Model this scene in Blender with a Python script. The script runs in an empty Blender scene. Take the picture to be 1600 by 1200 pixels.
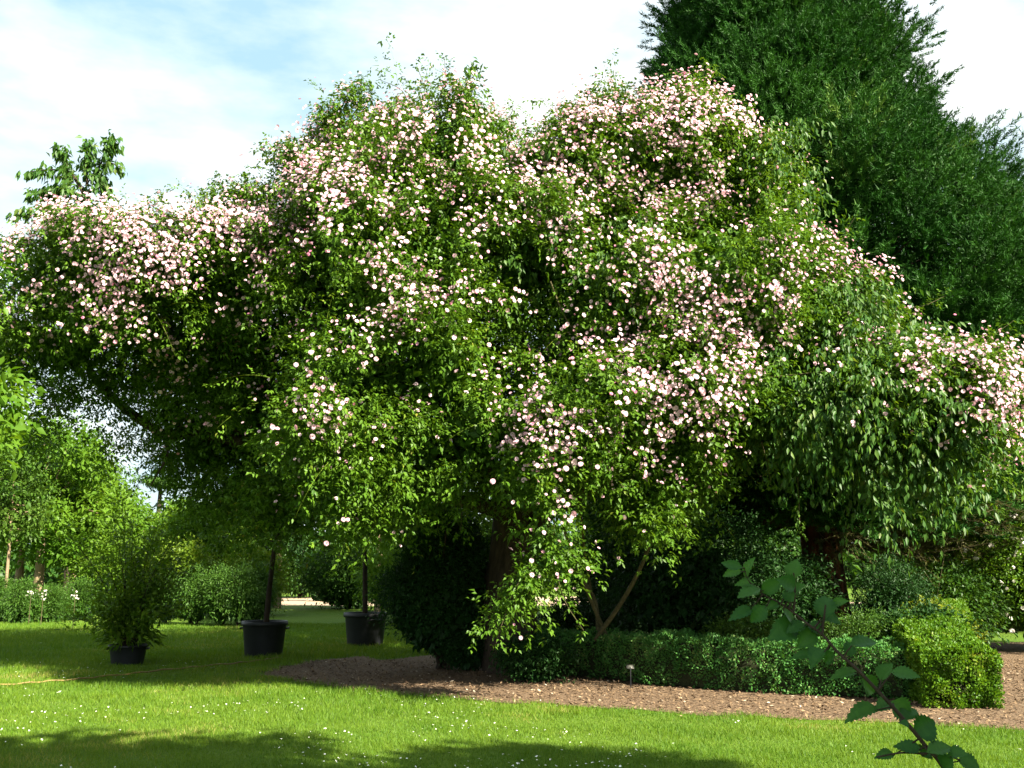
import bpy, math
import numpy as np
from mathutils import Vector
from mathutils.bvhtree import BVHTree

R = np.random.default_rng(7)
rad = math.radians
SC = bpy.context.scene
COL = SC.collection

# ------------------------------------------------------------------ camera
F = 1537.0                       # focal length in photo pixels (1600 wide)
CAM = np.array((0.0, 0.0, 1.6))
PITCH = math.atan(280.0 / F)
cam = bpy.data.cameras.new('camera')
cam.sensor_width = 36.0
cam.lens = 36.0 * F / 1600.0
cam.clip_end = 2000.0
cam.clip_start = 0.05
camo = bpy.data.objects.new('camera', cam)
COL.objects.link(camo)
camo.location = CAM
camo.rotation_euler = (math.pi / 2 + PITCH, 0, 0)
SC.camera = camo

# ------------------------------------------------------------------ light
SUN_AZ, SUN_EL = 50.0, 36.0      # degrees to the right of straight behind; elevation
SUNV = np.array((math.sin(rad(SUN_AZ)) * math.cos(rad(SUN_EL)),
                 -math.cos(rad(SUN_AZ)) * math.cos(rad(SUN_EL)), math.sin(rad(SUN_EL))))
w = bpy.data.worlds.new('World')
SC.world = w
w.use_nodes = True
nt = w.node_tree
nt.nodes.clear()
N = nt.nodes.new
sky = N('ShaderNodeTexSky'); sky.sky_type = 'NISHITA'; sky.sun_disc = False
sky.sun_elevation = rad(SUN_EL)
sky.sun_rotation = math.atan2(SUNV[0], SUNV[1])
sky.air_density = 1.0; sky.dust_density = 2.0; sky.ozone_density = 0.6
tc = N('ShaderNodeTexCoord')
mp = N('ShaderNodeMapping'); mp.inputs['Scale'].default_value = (1.0, 1.0, 2.6); mp.inputs['Location'].default_value = (.24, 0, 0)
nz = N('ShaderNodeTexNoise'); nz.inputs['Scale'].default_value = 2.6
nz.inputs['Detail'].default_value = 7; nz.inputs['Roughness'].default_value = 0.55
cr = N('ShaderNodeValToRGB')
cr.color_ramp.elements[0].position = 0.37; cr.color_ramp.elements[1].position = 0.60; cr.color_ramp.elements[0].color = (.05, .05, .05, 1)
mx = N('ShaderNodeMix'); mx.data_type = 'RGBA'
mx.inputs[7].default_value = (5.6, 5.8, 5.8, 1)
bg = N('ShaderNodeBackground'); bg.inputs['Strength'].default_value = 0.05
out = N('ShaderNodeOutputWorld')
L = nt.links.new
L(tc.outputs['Generated'], mp.inputs[0]); L(mp.outputs[0], nz.inputs['Vector'])
L(nz.outputs['Fac'], cr.inputs[0]); L(cr.outputs[0], mx.inputs[0])
sm = N('ShaderNodeMix'); sm.data_type = 'RGBA'; sm.inputs[0].default_value = .7; sm.inputs[7].default_value = (2.5, 4.1, 4.7, 1)
L(sky.outputs[0], sm.inputs[6]); L(sm.outputs[2], mx.inputs[6]); L(mx.outputs[2], bg.inputs[0]); L(bg.outputs[0], out.inputs[0])

sl = bpy.data.lights.new('sun', 'SUN')
sl.energy = 5.0; sl.angle = rad(0.5); sl.color = (1.0, 0.92, 0.74)
so = bpy.data.objects.new('sun', sl); COL.objects.link(so)
so.rotation_euler = Vector(SUNV).to_track_quat('Z', 'Y').to_euler()
so.location = (20, -20, 30)

SC.view_settings.view_transform = 'Standard'
SC.view_settings.look = 'None'
SC.view_settings.exposure = 2.25
SC.view_settings.gamma = 1.0
SC.cycles.max_bounces = 5
SC.cycles.diffuse_bounces = 1
SC.cycles.glossy_bounces = 2
SC.cycles.transmission_bounces = 4

# ------------------------------------------------------------------ helpers
def at(px, py, d):
    u = (px - 800.0) / F; v = (600.0 - py) / F
    s, c = math.sin(PITCH), math.cos(PITCH)
    r = np.array((u, c - v * s, s + v * c))
    return CAM + r * (d / r[1])

def gnd(px, py):
    u = (px - 800.0) / F; v = (600.0 - py) / F
    s, c = math.sin(PITCH), math.cos(PITCH)
    r = np.array((u, c - v * s, s + v * c))
    return CAM + r * (-CAM[2] / r[2])

def topx(P):
    """project world points to photo pixels"""
    q = P - CAM
    s, c = math.sin(PITCH), math.cos(PITCH)
    zf = q[:, 1] * c + q[:, 2] * s
    yu = -q[:, 1] * s + q[:, 2] * c
    return 800 + F * q[:, 0] / zf, 600 - F * yu / zf

def unit(a):
    return a / np.maximum(np.linalg.norm(a, axis=-1, keepdims=True), 1e-9)

_k = R.normal(size=(3, 9, 3)); _ph = R.uniform(0, 6.28, (3, 9))
def noise(P, scale, ch=0):
    """smooth pseudo noise about -1..1 at the given feature size (m)"""
    a = P @ (_k[ch].T * (2.2 / scale)) + _ph[ch]
    return np.sin(a).sum(1) / 3.2

def mesh_np(name, V, faces_list, mat, rnd=None, smooth=False):
    """faces_list: list of (k, int array (m,k)); rnd: list of per-face arrays"""
    me = bpy.data.meshes.new(name)
    V = np.ascontiguousarray(V, np.float32)
    me.vertices.add(len(V)); me.vertices.foreach_set('co', V.ravel())
    li = np.concatenate([f.ravel() for k, f in faces_list]).astype(np.int32)
    tot = np.concatenate([np.full(len(f), k, np.int32) for k, f in faces_list])
    st = np.concatenate(([0], np.cumsum(tot)[:-1])).astype(np.int32)
    me.loops.add(len(li)); me.loops.foreach_set('vertex_index', li)
    me.polygons.add(len(tot)); me.polygons.foreach_set('loop_start', st)
    if smooth:
        me.polygons.foreach_set('use_smooth', np.ones(len(tot), bool))
    me.update(calc_edges=True)
    if rnd is not None:
        at_ = me.attributes.new('rnd', 'FLOAT', 'FACE')
        at_.data.foreach_set('value', np.concatenate(rnd).astype(np.float32))
    if mat: me.materials.append(mat)
    return me

def tag(o, label=None, cat=None, group=None, kind=None):
    if label: o['label'] = label
    if cat: o['category'] = cat
    if group: o['group'] = group
    if kind: o['kind'] = kind
    return o

def root(name, loc, label, cat, group=None):
    o = bpy.data.objects.new(name, None); COL.objects.link(o)
    o.location = loc; o.empty_display_size = 0.2
    return tag(o, label, cat, group)

def link(name, me, parent=None, local=False):
    """mesh built in world coordinates; made local to its parent's origin"""
    me.name = name
    o = bpy.data.objects.new(name, me); COL.objects.link(o)
    if parent is not None:
        o.parent = parent
        if not local:
            p = parent; off = Vector((0, 0, 0))
            while p is not None:
                off += Vector(p.location); p = p.parent
            if off.length > 0:
                n = len(me.vertices); b = np.empty(n * 3, np.float32)
                me.vertices.foreach_get('co', b)
                b = b.reshape(-1, 3) - np.array(off, np.float32)
                me.vertices.foreach_set('co', b.ravel()); me.update()
    return o

def copy_tree(o, parent=None):
    c = o.copy(); COL.objects.link(c)
    if parent is not None: c.parent = parent
    for ch in list(o.children): copy_tree(ch, c)
    return c

# -------- leaves
def leafcloud(P, D, U, Ln, Wd, fold=0.25, droop=0.12, rnd=None):
    n = len(P)
    D = unit(D); S = unit(np.cross(D, U)); U2 = np.cross(S, D)
    Ln = np.broadcast_to(Ln, n)[:, None]; Wd = np.broadcast_to(Wd, n)[:, None]
    V = np.empty((n, 4, 3))
    V[:, 0] = P
    V[:, 1] = P + D * Ln * .42 + S * Wd * .5 + U2 * Wd * fold
    V[:, 2] = P + D * Ln; V[:, 2, 2] -= (Ln * droop)[:, 0]
    V[:, 3] = P + D * Ln * .42 - S * Wd * .5 + U2 * Wd * fold
    i = np.arange(n)[:, None] * 4
    F_ = np.concatenate((i + np.array((0, 1, 2)), i + np.array((0, 2, 3))), 1).reshape(-1, 3)
    r = R.random(n) if rnd is None else rnd
    return V.reshape(-1, 3), F_, np.repeat(r, 2)

def strands(P, D, Ln, Wd, rnd=None):
    n = len(P); D = unit(D); S = unit(np.cross(D, R.normal(size=(n, 3))))
    Ln = np.broadcast_to(Ln, n)[:, None]; Wd = np.broadcast_to(Wd, n)[:, None]
    V = np.empty((n, 3, 3))
    V[:, 0] = P - S * Wd * .5; V[:, 1] = P + S * Wd * .5; V[:, 2] = P + D * Ln
    F_ = np.arange(n * 3).reshape(-1, 3)
    return V.reshape(-1, 3), F_, (R.random(n) if rnd is None else rnd)

def join(parts):
    Vs, Fs, Rs, o = [], [], [], 0
    for V, F_, r in parts:
        Vs.append(V); Fs.append(F_ + o); Rs.append(r); o += len(V)
    return np.concatenate(Vs), np.concatenate(Fs), np.concatenate(Rs)

def leafmesh(name, parts, mat):
    V, F_, r = join(parts)
    return mesh_np(name, V, [(3, F_)], mat, [r])

# -------- tubes
class Tubes:
    def __init__(s): s.V = []; s.F = []; s.n = 0
    def add(s, pts, rr, seg=6, wob=0.0):
        pts = np.asarray(pts, float); n = len(pts)
        rr = np.broadcast_to(np.asarray(rr, float), n)
        T = unit(np.gradient(pts, axis=0))
        ref = np.array((0.31, 0.87, 0.13)) if abs(T[:, 2]).mean() > .6 else np.array((0.1, 0.2, 1.0))
        A = unit(np.cross(T, ref)); B = np.cross(T, A)
        a = np.arange(seg) * 2 * math.pi / seg
        k = rr[:, None] * (1 + wob * R.normal(size=(n, seg)))
        ring = pts[:, None] + (A[:, None] * np.cos(a)[None, :, None] + B[:, None] * np.sin(a)[None, :, None]) * k[..., None]
        o = s.n
        s.V.append(ring.reshape(-1, 3)); s.n += n * seg
        i = np.arange(n - 1)[:, None] * seg; j = np.arange(seg)[None, :]; j2 = (j + 1) % seg
        s.F.append(np.stack((i + j, i + j2, i + seg + j2, i + seg + j), -1).reshape(-1, 4) + o)
    def mesh(s, name, mat):
        return mesh_np(name, np.concatenate(s.V), [(4, np.concatenate(s.F))], mat, smooth=True)

def curve(pts, n=24):
    """smooth polyline through the points"""
    pts = np.asarray(pts, float)
    t = np.linspace(0, len(pts) - 1, n)
    P = np.concatenate((2 * pts[:1] - pts[1:2], pts, 2 * pts[-1:] - pts[-2:-1]))
    i = np.minimum(t.astype(int), len(pts) - 2); u = (t - i)[:, None]
    a, b, c, d = P[i], P[i + 1], P[i + 2], P[i + 3]
    return .5 * (2 * b + (c - a) * u + (2 * a - 5 * b + 4 * c - d) * u**2 + (3 * b - a - 3 * c + d) * u**3)

def lathe(prof, seg=40):
    prof = np.asarray(prof, float); n = len(prof)
    a = np.arange(seg) * 2 * math.pi / seg
    V = np.stack((prof[:, 0][:, None] * np.cos(a), prof[:, 0][:, None] * np.sin(a),
                  np.repeat(prof[:, 1][:, None], seg, 1)), -1).reshape(-1, 3)
    i = np.arange(n - 1)[:, None] * seg; j = np.arange(seg)[None, :]; j2 = (j + 1) % seg
    return V, np.stack((i + j, i + j2, i + seg + j2, i + seg + j), -1).reshape(-1, 4)

# ------------------------------------------------------------------ materials
def new_mat(name):
    m = bpy.data.materials.new(name); m.use_nodes = True
    t = m.node_tree; t.nodes.clear()
    o = t.nodes.new('ShaderNodeOutputMaterial')
    return m, t, o

def leaf_mat(name, c1, c2, c3=None, trans=0.35, rough=0.45, spec=0.18, tcol=None):
    m, t, o = new_mat(name)
    a = t.nodes.new('ShaderNodeAttribute'); a.attribute_name = 'rnd'
    r = t.nodes.new('ShaderNodeValToRGB')
    r.color_ramp.elements[0].color = (*c1, 1); r.color_ramp.elements[1].color = (*c2, 1)
    if c3:
        e = r.color_ramp.elements.new(0.93); e.color = (*c2, 1)
        r.color_ramp.elements[-1].color = (*c3, 1)
    p = t.nodes.new('ShaderNodeBsdfPrincipled')
    p.inputs['Roughness'].default_value = rough
    p.inputs['Specular IOR Level'].default_value = spec
    tr = t.nodes.new('ShaderNodeBsdfTranslucent')
    mul = t.nodes.new('ShaderNodeMix'); mul.data_type = 'RGBA'; mul.blend_type = 'MULTIPLY'
    mul.inputs[0].default_value = 1.0; mul.inputs[7].default_value = (*(tcol or (1.5, 1.35, 0.5)), 1)
    ms = t.nodes.new('ShaderNodeMixShader'); ms.inputs[0].default_value = trans
    l = t.links.new
    l(a.outputs['Fac'], r.inputs[0]); l(r.outputs[0], p.inputs['Base Color']); l(r.outputs[0], mul.inputs[6])
    l(mul.outputs[2], tr.inputs[0]); l(p.outputs[0], ms.inputs[1]); l(tr.outputs[0], ms.inputs[2]); l(ms.outputs[0], o.inputs[0])
    return m

def noise_mat(name, stops, scale=8, detail=8, stretch=(1, 1, 1), rough=0.9, bump=0.3, scale2=None, c_over=None, spec=0.2):
    m, t, o = new_mat(name); l = t.links.new
    tc = t.nodes.new('ShaderNodeTexCoord')
    mp = t.nodes.new('ShaderNodeMapping'); mp.inputs['Scale'].default_value = stretch
    n = t.nodes.new('ShaderNodeTexNoise'); n.inputs['Scale'].default_value = scale
    n.inputs['Detail'].default_value = detail; n.inputs['Roughness'].default_value = .65
    r = t.nodes.new('ShaderNodeValToRGB')
    e = r.color_ramp.elements
    e[0].position = stops[0][0]; e[0].color = (*stops[0][1], 1)
    e[1].position = stops[-1][0]; e[1].color = (*stops[-1][1], 1)
    for p_, c_ in stops[1:-1]:
        q = e.new(p_); q.color = (*c_, 1)
    p = t.nodes.new('ShaderNodeBsdfPrincipled'); p.inputs['Roughness'].default_value = rough
    p.inputs['Specular IOR Level'].default_value = spec
    l(tc.outputs['Object'], mp.inputs[0]); l(mp.outputs[0], n.inputs['Vector']); l(n.outputs['Fac'], r.inputs[0])
    colr = r.outputs[0]
    if scale2:
        n2 = t.nodes.new('ShaderNodeTexNoise'); n2.inputs['Scale'].default_value = scale2
        n2.inputs['Detail'].default_value = 4
        l(tc.outputs['Object'], n2.inputs['Vector'])
        r2 = t.nodes.new('ShaderNodeValToRGB'); r2.color_ramp.elements[0].position = .4; r2.color_ramp.elements[1].position = .62
        l(n2.outputs['Fac'], r2.inputs[0])
        mxx = t.nodes.new('ShaderNodeMix'); mxx.data_type = 'RGBA'
        mxx.inputs[7].default_value = (*c_over, 1)
        l(r2.outputs[0], mxx.inputs[0]); l(colr, mxx.inputs[6]); colr = mxx.outputs[2]
    l(colr, p.inputs['Base Color'])
    b = t.nodes.new('ShaderNodeBump'); b.inputs['Strength'].default_value = bump; b.inputs['Distance'].default_value = .05
    l(n.outputs['Fac'], b.inputs['Height']); l(b.outputs[0], p.inputs['Normal']); l(p.outputs[0], o.inputs[0])
    return m

M = {}
M['rose_leaf'] = leaf_mat('rose_leaf', (.033, .090, .007), (.088, .170, .013), (.18, .19, .03), trans=.30)
M['cherry_leaf'] = leaf_mat('cherry_leaf', (.020, .068, .010), (.060, .128, .018), (.11, .15, .03), trans=.32, rough=.45, spec=.2)
M['petal'] = leaf_mat('petal', (.80, .60, .64), (.74, .40, .51), (.66, .20, .33), trans=.25, rough=.7, spec=.1, tcol=(1, .8, .85))
M['white_petal'] = leaf_mat('white_petal', (.8, .78, .7), (.78, .72, .68), trans=.2, rough=.7, spec=.1, tcol=(1, 1, .9))
M['sequoia'] = leaf_mat('sequoia_needle', (.008, .042, .005), (.030, .092, .012), (.085, .15, .025), trans=.15, rough=.55, spec=.10, tcol=(1.2, 1.3, .6))
M['box'] = leaf_mat('box_leaf', (.034, .120, .024), (.078, .195, .044), (.15, .23, .07), trans=.25, rough=.45, spec=.12)
M['privet'] = leaf_mat('golden_leaf', (.045, .120, .007), (.100, .195, .012), (.19, .25, .04), trans=.35)
M['yew'] = leaf_mat('yew_leaf', (.007, .034, .006), (.020, .060, .010), trans=.15, rough=.55)
M['tree_a'] = leaf_mat('maple_leaf', (.050, .130, .010), (.110, .205, .018), trans=.45)
M['tree_b'] = leaf_mat('ash_leaf', (.050, .125, .008), (.115, .195, .018), trans=.42)
M['tree_c'] = leaf_mat('lime_leaf', (.070, .145, .010), (.150, .215, .022), trans=.42)
M['tree_d'] = leaf_mat('oak_leaf', (.018, .060, .008), (.045, .100, .014), trans=.3)
M['olive'] = leaf_mat('olive_leaf', (.034, .085, .010), (.075, .135, .018), trans=.3)
M['spruce'] = leaf_mat('spruce_needle', (.026, .075, .010), (.065, .135, .016), trans=.2)
M['hazel'] = leaf_mat('hazel_leaf', (.018, .075, .016), (.048, .135, .022), trans=.36, rough=.5)
M['gold'] = leaf_mat('gold_leaf', (.09, .14, .010), (.17, .20, .020), trans=.35)
M['ivy'] = leaf_mat('ivy_leaf', (.030, .070, .020), (.12, .15, .07), trans=.15, rough=.35)
M['twiggy'] = leaf_mat('dry_needle', (.045, .065, .012), (.10, .095, .03), trans=.15)
M['grass'] = leaf_mat('grass_blade', (.058, .138, .008), (.125, .200, .014), (.26, .25, .07), trans=.38, rough=.55, spec=.25)
M['chip'] = leaf_mat('wood_chip', (.070, .042, .025), (.225, .155, .092), (.56, .47, .36), trans=.0, rough=.85, spec=.1)
M['daisy'] = leaf_mat('daisy', (.75, .75, .70), (.80, .78, .75), trans=.1, rough=.7)
M['bark'] = noise_mat('bark', [(.3, (.014, .010, .007)), (.6, (.045, .032, .022)), (.8, (.085, .065, .045))], 14, stretch=(1, 1, .25), bump=.9)
M['pale_bark'] = noise_mat('pale_bark', [(.3, (.13, .09, .055)), (.7, (.30, .22, .14))], 12, stretch=(1, 1, .3), bump=.6)
M['red_bark'] = noise_mat('red_bark', [(.38, (.016, .007, .004)), (.54, (.085, .030, .013)), (.75, (.30, .12, .055))], 7, stretch=(1, 1, .12), bump=1.0)
M['cane'] = noise_mat('cane_bark', [(.3, (.035, .034, .014)), (.7, (.10, .085, .04))], 20, bump=.3)
M['pot'] = noise_mat('black_plastic', [(.3, (.007, .008, .010)), (.7, (.018, .019, .023))], 5, bump=.05, rough=.5, spec=.4)
M['soil'] = noise_mat('potting_soil', [(.3, (.02, .013, .009)), (.7, (.06, .04, .025))], 40, bump=.8)
M['ground'] = noise_mat('lawn_ground', [(.3, (.045, .090, .006)), (.55, (.085, .145, .010)), (.75, (.12, .17, .015))], 40, scale2=.35, c_over=(.065, .125, .008), bump=.6)
M['mulch'] = noise_mat('bark_mulch', [(.25, (.045, .026, .017)), (.5, (.13, .086, .052)), (.72, (.30, .215, .145))], 26, bump=1.0)
M['sand'] = noise_mat('sandy_soil', [(.3, (.26, .19, .13)), (.7, (.40, .31, .22))], 3, bump=.3)
M['core'] = noise_mat('hedge_twig', [(.3, (.008, .012, .004)), (.7, (.025, .030, .010))], 20, bump=.5)
M['hose'] = noise_mat('hose_rubber', [(.3, (.14, .10, .035)), (.7, (.22, .16, .05))], 9, bump=.1, rough=.5)
M['plate'] = noise_mat('label_plate', [(.3, (.06, .06, .05)), (.7, (.11, .11, .10))], 9, bump=.05, rough=.4)

# ------------------------------------------------------------------ ground
def sheet(name, poly, z, mat, sub=1):
    P = np.asarray(poly, float)
    V = np.column_stack((P[:, :2], np.full(len(P), z)))
    me = bpy.data.meshes.new(name); me.from_pydata([tuple(v) for v in V], [], [tuple(range(len(V)))])
    me.materials.append(mat)
    return tag(link(name, me), kind='structure')

sheet('lawn', [(-500, -300), (500, -300), (500, 900), (-500, 900)], 0.0, M['ground'])

def wobble(poly, amp=.12, step=.35):
    o = []
    P = [np.array(p[:2]) for p in poly]
    for a, b in zip(P, P[1:] + P[:1]):
        n = max(1, int(np.linalg.norm(b - a) / step))
        for k in range(n): o.append(a + (b - a) * k / n)
    o = np.array(o)
    q = np.column_stack((o, np.zeros(len(o))))
    o += np.column_stack((noise(q, .5, 0), noise(q, .5, 1))) * amp
    return o

MULCH = wobble([gnd(*p) for p in [(415, 1050), (470, 1066), (560, 1080), (700, 1091), (900, 1103), (1100, 1117), (1330, 1127), (1480, 1134), (1620, 1143), (1760, 1150)]]
               + [(9.5, 10.5), (12.5, 20.5), (8.8, 21), (0, 19.5), (-2.3, 17)] + [gnd(*p) for p in [(560, 1026), (480, 1034)]], .10)
sheet('mulch_bed', MULCH, .004, M['mulch'])
sheet('sandy_path', wobble([(-13, 38.5), (-5, 38), (1.5, 38.5), (14, 40), (14, 46), (-2, 49), (-14, 47)], .5, 1.5), .004, M['sand'])

def inside(poly, X, Y):
    c = np.zeros(len(X), bool); n = len(poly)
    for i in range(n):
        x1, y1 = poly[i]; x2, y2 = poly[i - 1]
        hit = ((y1 > Y) != (y2 > Y)) & (X < (x2 - x1) * (Y - y1) / (y2 - y1 + 1e-12) + x1)
        c ^= hit
    return c

# grass blades: dense near, larger tufts further off
n = 620000
d = 6.6 * (27 / 6.6) ** R.random(n)
x = R.uniform(-.72, .72, n) * d
k = ~inside(MULCH, x + R.normal(0, .09, n), d + R.normal(0, .09, n)); k &= ~((x > 2.5) & (d > 13))
x, d = x[k], d[k]; n = len(x)
P = np.column_stack((x, d, np.zeros(n)))
big = noise(P, 1.6, 1) * .28 + noise(P, .35, 2) * .22 + noise(P, 4.5, 0) * .2
tall = (.024 + .024 * R.random(n)) * np.clip(d / 9, .8, 2.0) * (1 + .35 * noise(P, .5, 0))
D = np.column_stack((R.normal(0, .45, n), R.normal(0, .45, n), np.ones(n)))
g = leafmesh('grass', [strands(P, D, np.clip(tall, .015, .2), .0058 * np.clip(d / 9, .9, 2.4), np.clip(R.random(n) * .75 + .12 + big * .5, 0, 1))], M['grass'])
tag(link('grass', g), 'short green blades covering the lawn', 'grass', kind='stuff')

# daisies and fallen petals in the lawn
n = 4200
d = 6.8 * (17 / 6.8) ** R.random(n); x = R.uniform(-.7, .7, n) * d
P = np.column_stack((x, d, np.full(n, .035)))
k = (noise(P, .9, 2) + .6 * noise(P, 3, 1) + R.normal(0, .4, n) > .2) & ~inside(MULCH, x, d) & ~((x > 2.5) & (d > 11.5)) & ((x < 1.5) | (R.random(n) < .35))
P = P[k]; n = len(P)
s = R.uniform(.005, .0115, n)
a = np.arange(5) * 2 * math.pi / 5
V = P[:, None] + np.stack((np.cos(a), np.sin(a), 0 * a), -1)[None] * s[:, None, None] + R.normal(0, .0035, (n, 5, 3))
me = mesh_np('daisies', V.reshape(-1, 3), [(5, np.arange(n * 5).reshape(-1, 5))], M['daisy'], [R.random(n)])
tag(link('daisy_cover', me), 'small white daisies and fallen petals sprinkled in the lawn', 'daisies', kind='stuff')

# wood chips
n = 42000
x = R.uniform(-4.5, 9.5, n); d = R.uniform(9.2, 17, n)
k = inside(MULCH, x + R.normal(0, .09, n), d + R.normal(0, .14, n)); x, d = x[k], d[k]; n = len(x)
P = np.column_stack((x, d, R.uniform(.006, .022, n)))
D = np.column_stack((R.normal(size=n), R.normal(size=n), R.normal(0, .25, n)))
U = np.column_stack((R.normal(0, .35, n), R.normal(0, .35, n), np.ones(n)))
me = leafmesh('chips', [leafcloud(P, D, U, R.uniform(.02, .07, n), R.uniform(.012, .03, n), 0, 0, R.random(n)**1.3)], M['chip'])
tag(link('wood_chips', me), 'loose brown and tan wood chips scattered over the mulch bed', 'wood chips', kind='stuff')

# ------------------------------------------------------------------ crown sampling
class Blobs:
    """union of ellipsoids, given in photo pixels at a depth, for one crown"""
    def __init__(s, rows, bumps=.16, bs=.9):
        C, A = [], []
        for (px, py, dd, rx, ry, rz) in rows:
            C.append(at(px, py, dd)); A.append((rx * dd / F, rz, ry * dd / F))
        s.C = np.array(C); s.A = np.array(A); s.bumps = bumps; s.bs = bs
    def depth(s, P, skip=None):
        m = np.full(len(P), 9.0)
        for c, a in zip(s.C, s.A):
            m = np.minimum(m, np.linalg.norm((P - c) / a, axis=1))
        return m
    def sample(s, n, lo=.8, hi=1.05, cut=.78):
        area = (s.A[:, 0] * s.A[:, 2] + s.A[:, 0] * s.A[:, 1] + s.A[:, 1] * s.A[:, 2])
        i = R.choice(len(s.C), n, p=area / area.sum())
        u = unit(R.normal(size=(n, 3)))
        q = R.uniform(lo, hi, n)
        base = s.C[i] + u * s.A[i]
        q = q * (1 + s.bumps * noise(base, s.bs, 0))
        P = s.C[i] + u * s.A[i] * q[:, None]
        k = s.depth(P) > cut
        P, u, i = P[k], u[k], i[k]
        nrm = unit(u / s.A[i])
        return P, nrm

def shoots(P, Nn, nseg, length, up=.25, out=.8, droop=.5, spread=.45):
    """arching shoots from points; returns nodes (n,nseg,3) and directions"""
    n = len(P)
    D = unit(Nn * out + np.array((0, 0, up)) + R.normal(0, spread, (n, 3)))
    Ln = np.broadcast_to(length, n)
    t = np.linspace(0, 1, nseg)[None, :, None]
    Q = P[:, None] + D[:, None] * Ln[:, None, None] * t
    Q = Q + np.array((0, 0, -1.0)) * (droop * Ln[:, None, None] * t**2)
    T = unit(D[:, None] + np.array((0, 0, -2.0)) * droop * t)
    return Q, T

def rose_leaves(Q, T, per=5, ls=.062, rr=None):
    """pinnate leaves: at each node a little stalk with 'per' leaflets"""
    n, m, _ = Q.shape
    P = Q.reshape(-1, 3); T = T.reshape(-1, 3); N_ = len(P)
    side = unit(np.cross(T, R.normal(size=(N_, 3))))
    st = unit(side + T * .5 + np.array((0, 0, -.15)))
    up = unit(np.array((0, 0, 1.0)) + R.normal(0, .45, (N_, 3)) + SUNV * .25)
    b = unit(np.cross(st, up))
    if rr is None: rr = np.repeat(R.random(n), m)
    out = []
    for j in range(per):
        a = j / max(per - 1, 1)
        s = 0 if j == per - 1 else (1 if j % 2 else -1)
        off = st * (.03 + .085 * a) + R.normal(0, .012, (N_, 3))
        dd = st * (.55 + .5 * (s == 0)) + b * s * .8 + np.array((0, 0, -.25)) + R.normal(0, .2, (N_, 3))
        l = ls * R.uniform(.7, 1.25, N_)
        out.append(leafcloud(P + off, dd, up + R.normal(0, .25, (N_, 3)), l, l * .55, .15, .15,
                             np.clip(rr * .75 + R.random(N_) * .35 - .05, 0, 1)))
    return out

def hang_leaves(Q, T, per=2, ls=.092, asp=.46):
    n, m, _ = Q.shape
    out = []
    P = Q.reshape(-1, 3); T = T.reshape(-1, 3); N_ = len(P)
    for j in range(per):
        dd = np.array((0, 0, -.9)) + T * .35 + R.normal(0, .38, (N_, 3))
        up = R.normal(size=(N_, 3)) * .7 + np.array((.2, -.6, .5))
        l = ls * R.uniform(.65, 1.2, N_)
        out.append(leafcloud(P + R.normal(0, .025, (N_, 3)), dd, up, l, l * asp, .22, .1))
    return out

# ------------------------------------------------------------------ the rambling rose and its cherry host
ROSE = [
 (95, 450, 13.5, 85, 90, 1.2), (190, 435, 13.4, 110, 90, 1.3), (300, 435, 13.6, 105, 90, 1.4), (390, 435, 14.0, 100, 105, 1.5),
 (95, 545, 14.2, 80, 55, 1.0), (240, 530, 14.4, 105, 60, 1.2), (370, 590, 15.6, 105, 100, 1.5), (430, 660, 15.6, 95, 105, 1.4), (330, 690, 16.0, 75, 75, 1.2),
 (500, 340, 13.9, 80, 95, 1.3), (560, 420, 13.0, 120, 160, 1.6), (660, 285, 13.9, 125, 120, 1.6), (735, 260, 13.9, 75, 85, 1.4), (600, 270, 14.0, 90, 75, 1.4),
 (560, 620, 12.6, 115, 135, 1.5), (700, 430, 12.9, 150, 150, 1.5), (690, 590, 12.6, 145, 115, 1.5), (640, 705, 12.5, 115, 62, 1.2), (760, 680, 12.3, 105, 80, 1.2),
 (900, 290, 13.9, 75, 90, 1.4), (960, 285, 13.9, 95, 100, 1.5), (1070, 265, 13.9, 95, 85, 1.4), (1140, 320, 13.8, 75, 100, 1.3), (840, 400, 13.4, 90, 110, 1.4),
 (960, 460, 13.0, 130, 130, 1.5), (1090, 450, 12.9, 130, 130, 1.5), (910, 635, 12.3, 120, 90, 1.2), (1060, 620, 12.5, 105, 105, 1.3), (870, 725, 12.0, 65, 45, .9),
 (1190, 480, 12.9, 105, 110, 1.4), (1180, 600, 12.6, 110, 80, 1.3), (1300, 505, 13.2, 82, 55, 1.2), (1060, 720, 12.5, 50, 45, .8), (1010, 770, 12.3, 38, 40, .5),
 (1300, 600, 12.6, 120, 70, 1.2), (1420, 600, 12.5, 80, 58, 1.2), (1490, 620, 12.3, 68, 68, 1.0), (1485, 695, 12.3, 40, 38, .7),
 (545, 780, 12.4, 50, 25, .5), (855, 780, 11.8, 34, 34, .4), (848, 845, 11.7, 22, 26, .22), (815, 905, 11.6, 15, 24, .15), (788, 945, 11.5, 8, 16, .1), (888, 900, 11.7, 10, 38, .12),
]
ROSE_BACK = [(px, py, dd + 2.4, rx, ry * .9, rz * 1.1) for (px, py, dd, rx, ry, rz) in ROSE if py < 640]
CHERRY = [
 (860, 350, 13.7, 110, 90, 1.3), (900, 450, 13.1, 130, 75, 1.3), (1190, 280, 13.7, 55, 80, 1.0), (1215, 330, 13.8, 25, 40, .6),
 (1385, 560, 13.0, 68, 45, 1.1), (1290, 520, 13.0, 75, 50, 1.1), (1300, 630, 12.3, 125, 75, 1.2), (1400, 645, 12.2, 95, 75, 1.1), (1445, 720, 12.3, 75, 30, .6),
 (1360, 740, 12.1, 45, 40, .5), (1230, 660, 12.5, 60, 50, .8), (1385, 800, 12.0, 14, 22, .2), (1490, 750, 12.8, 40, 20, .5), (700, 330, 13.7, 60, 60, 1.0),
]
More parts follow.
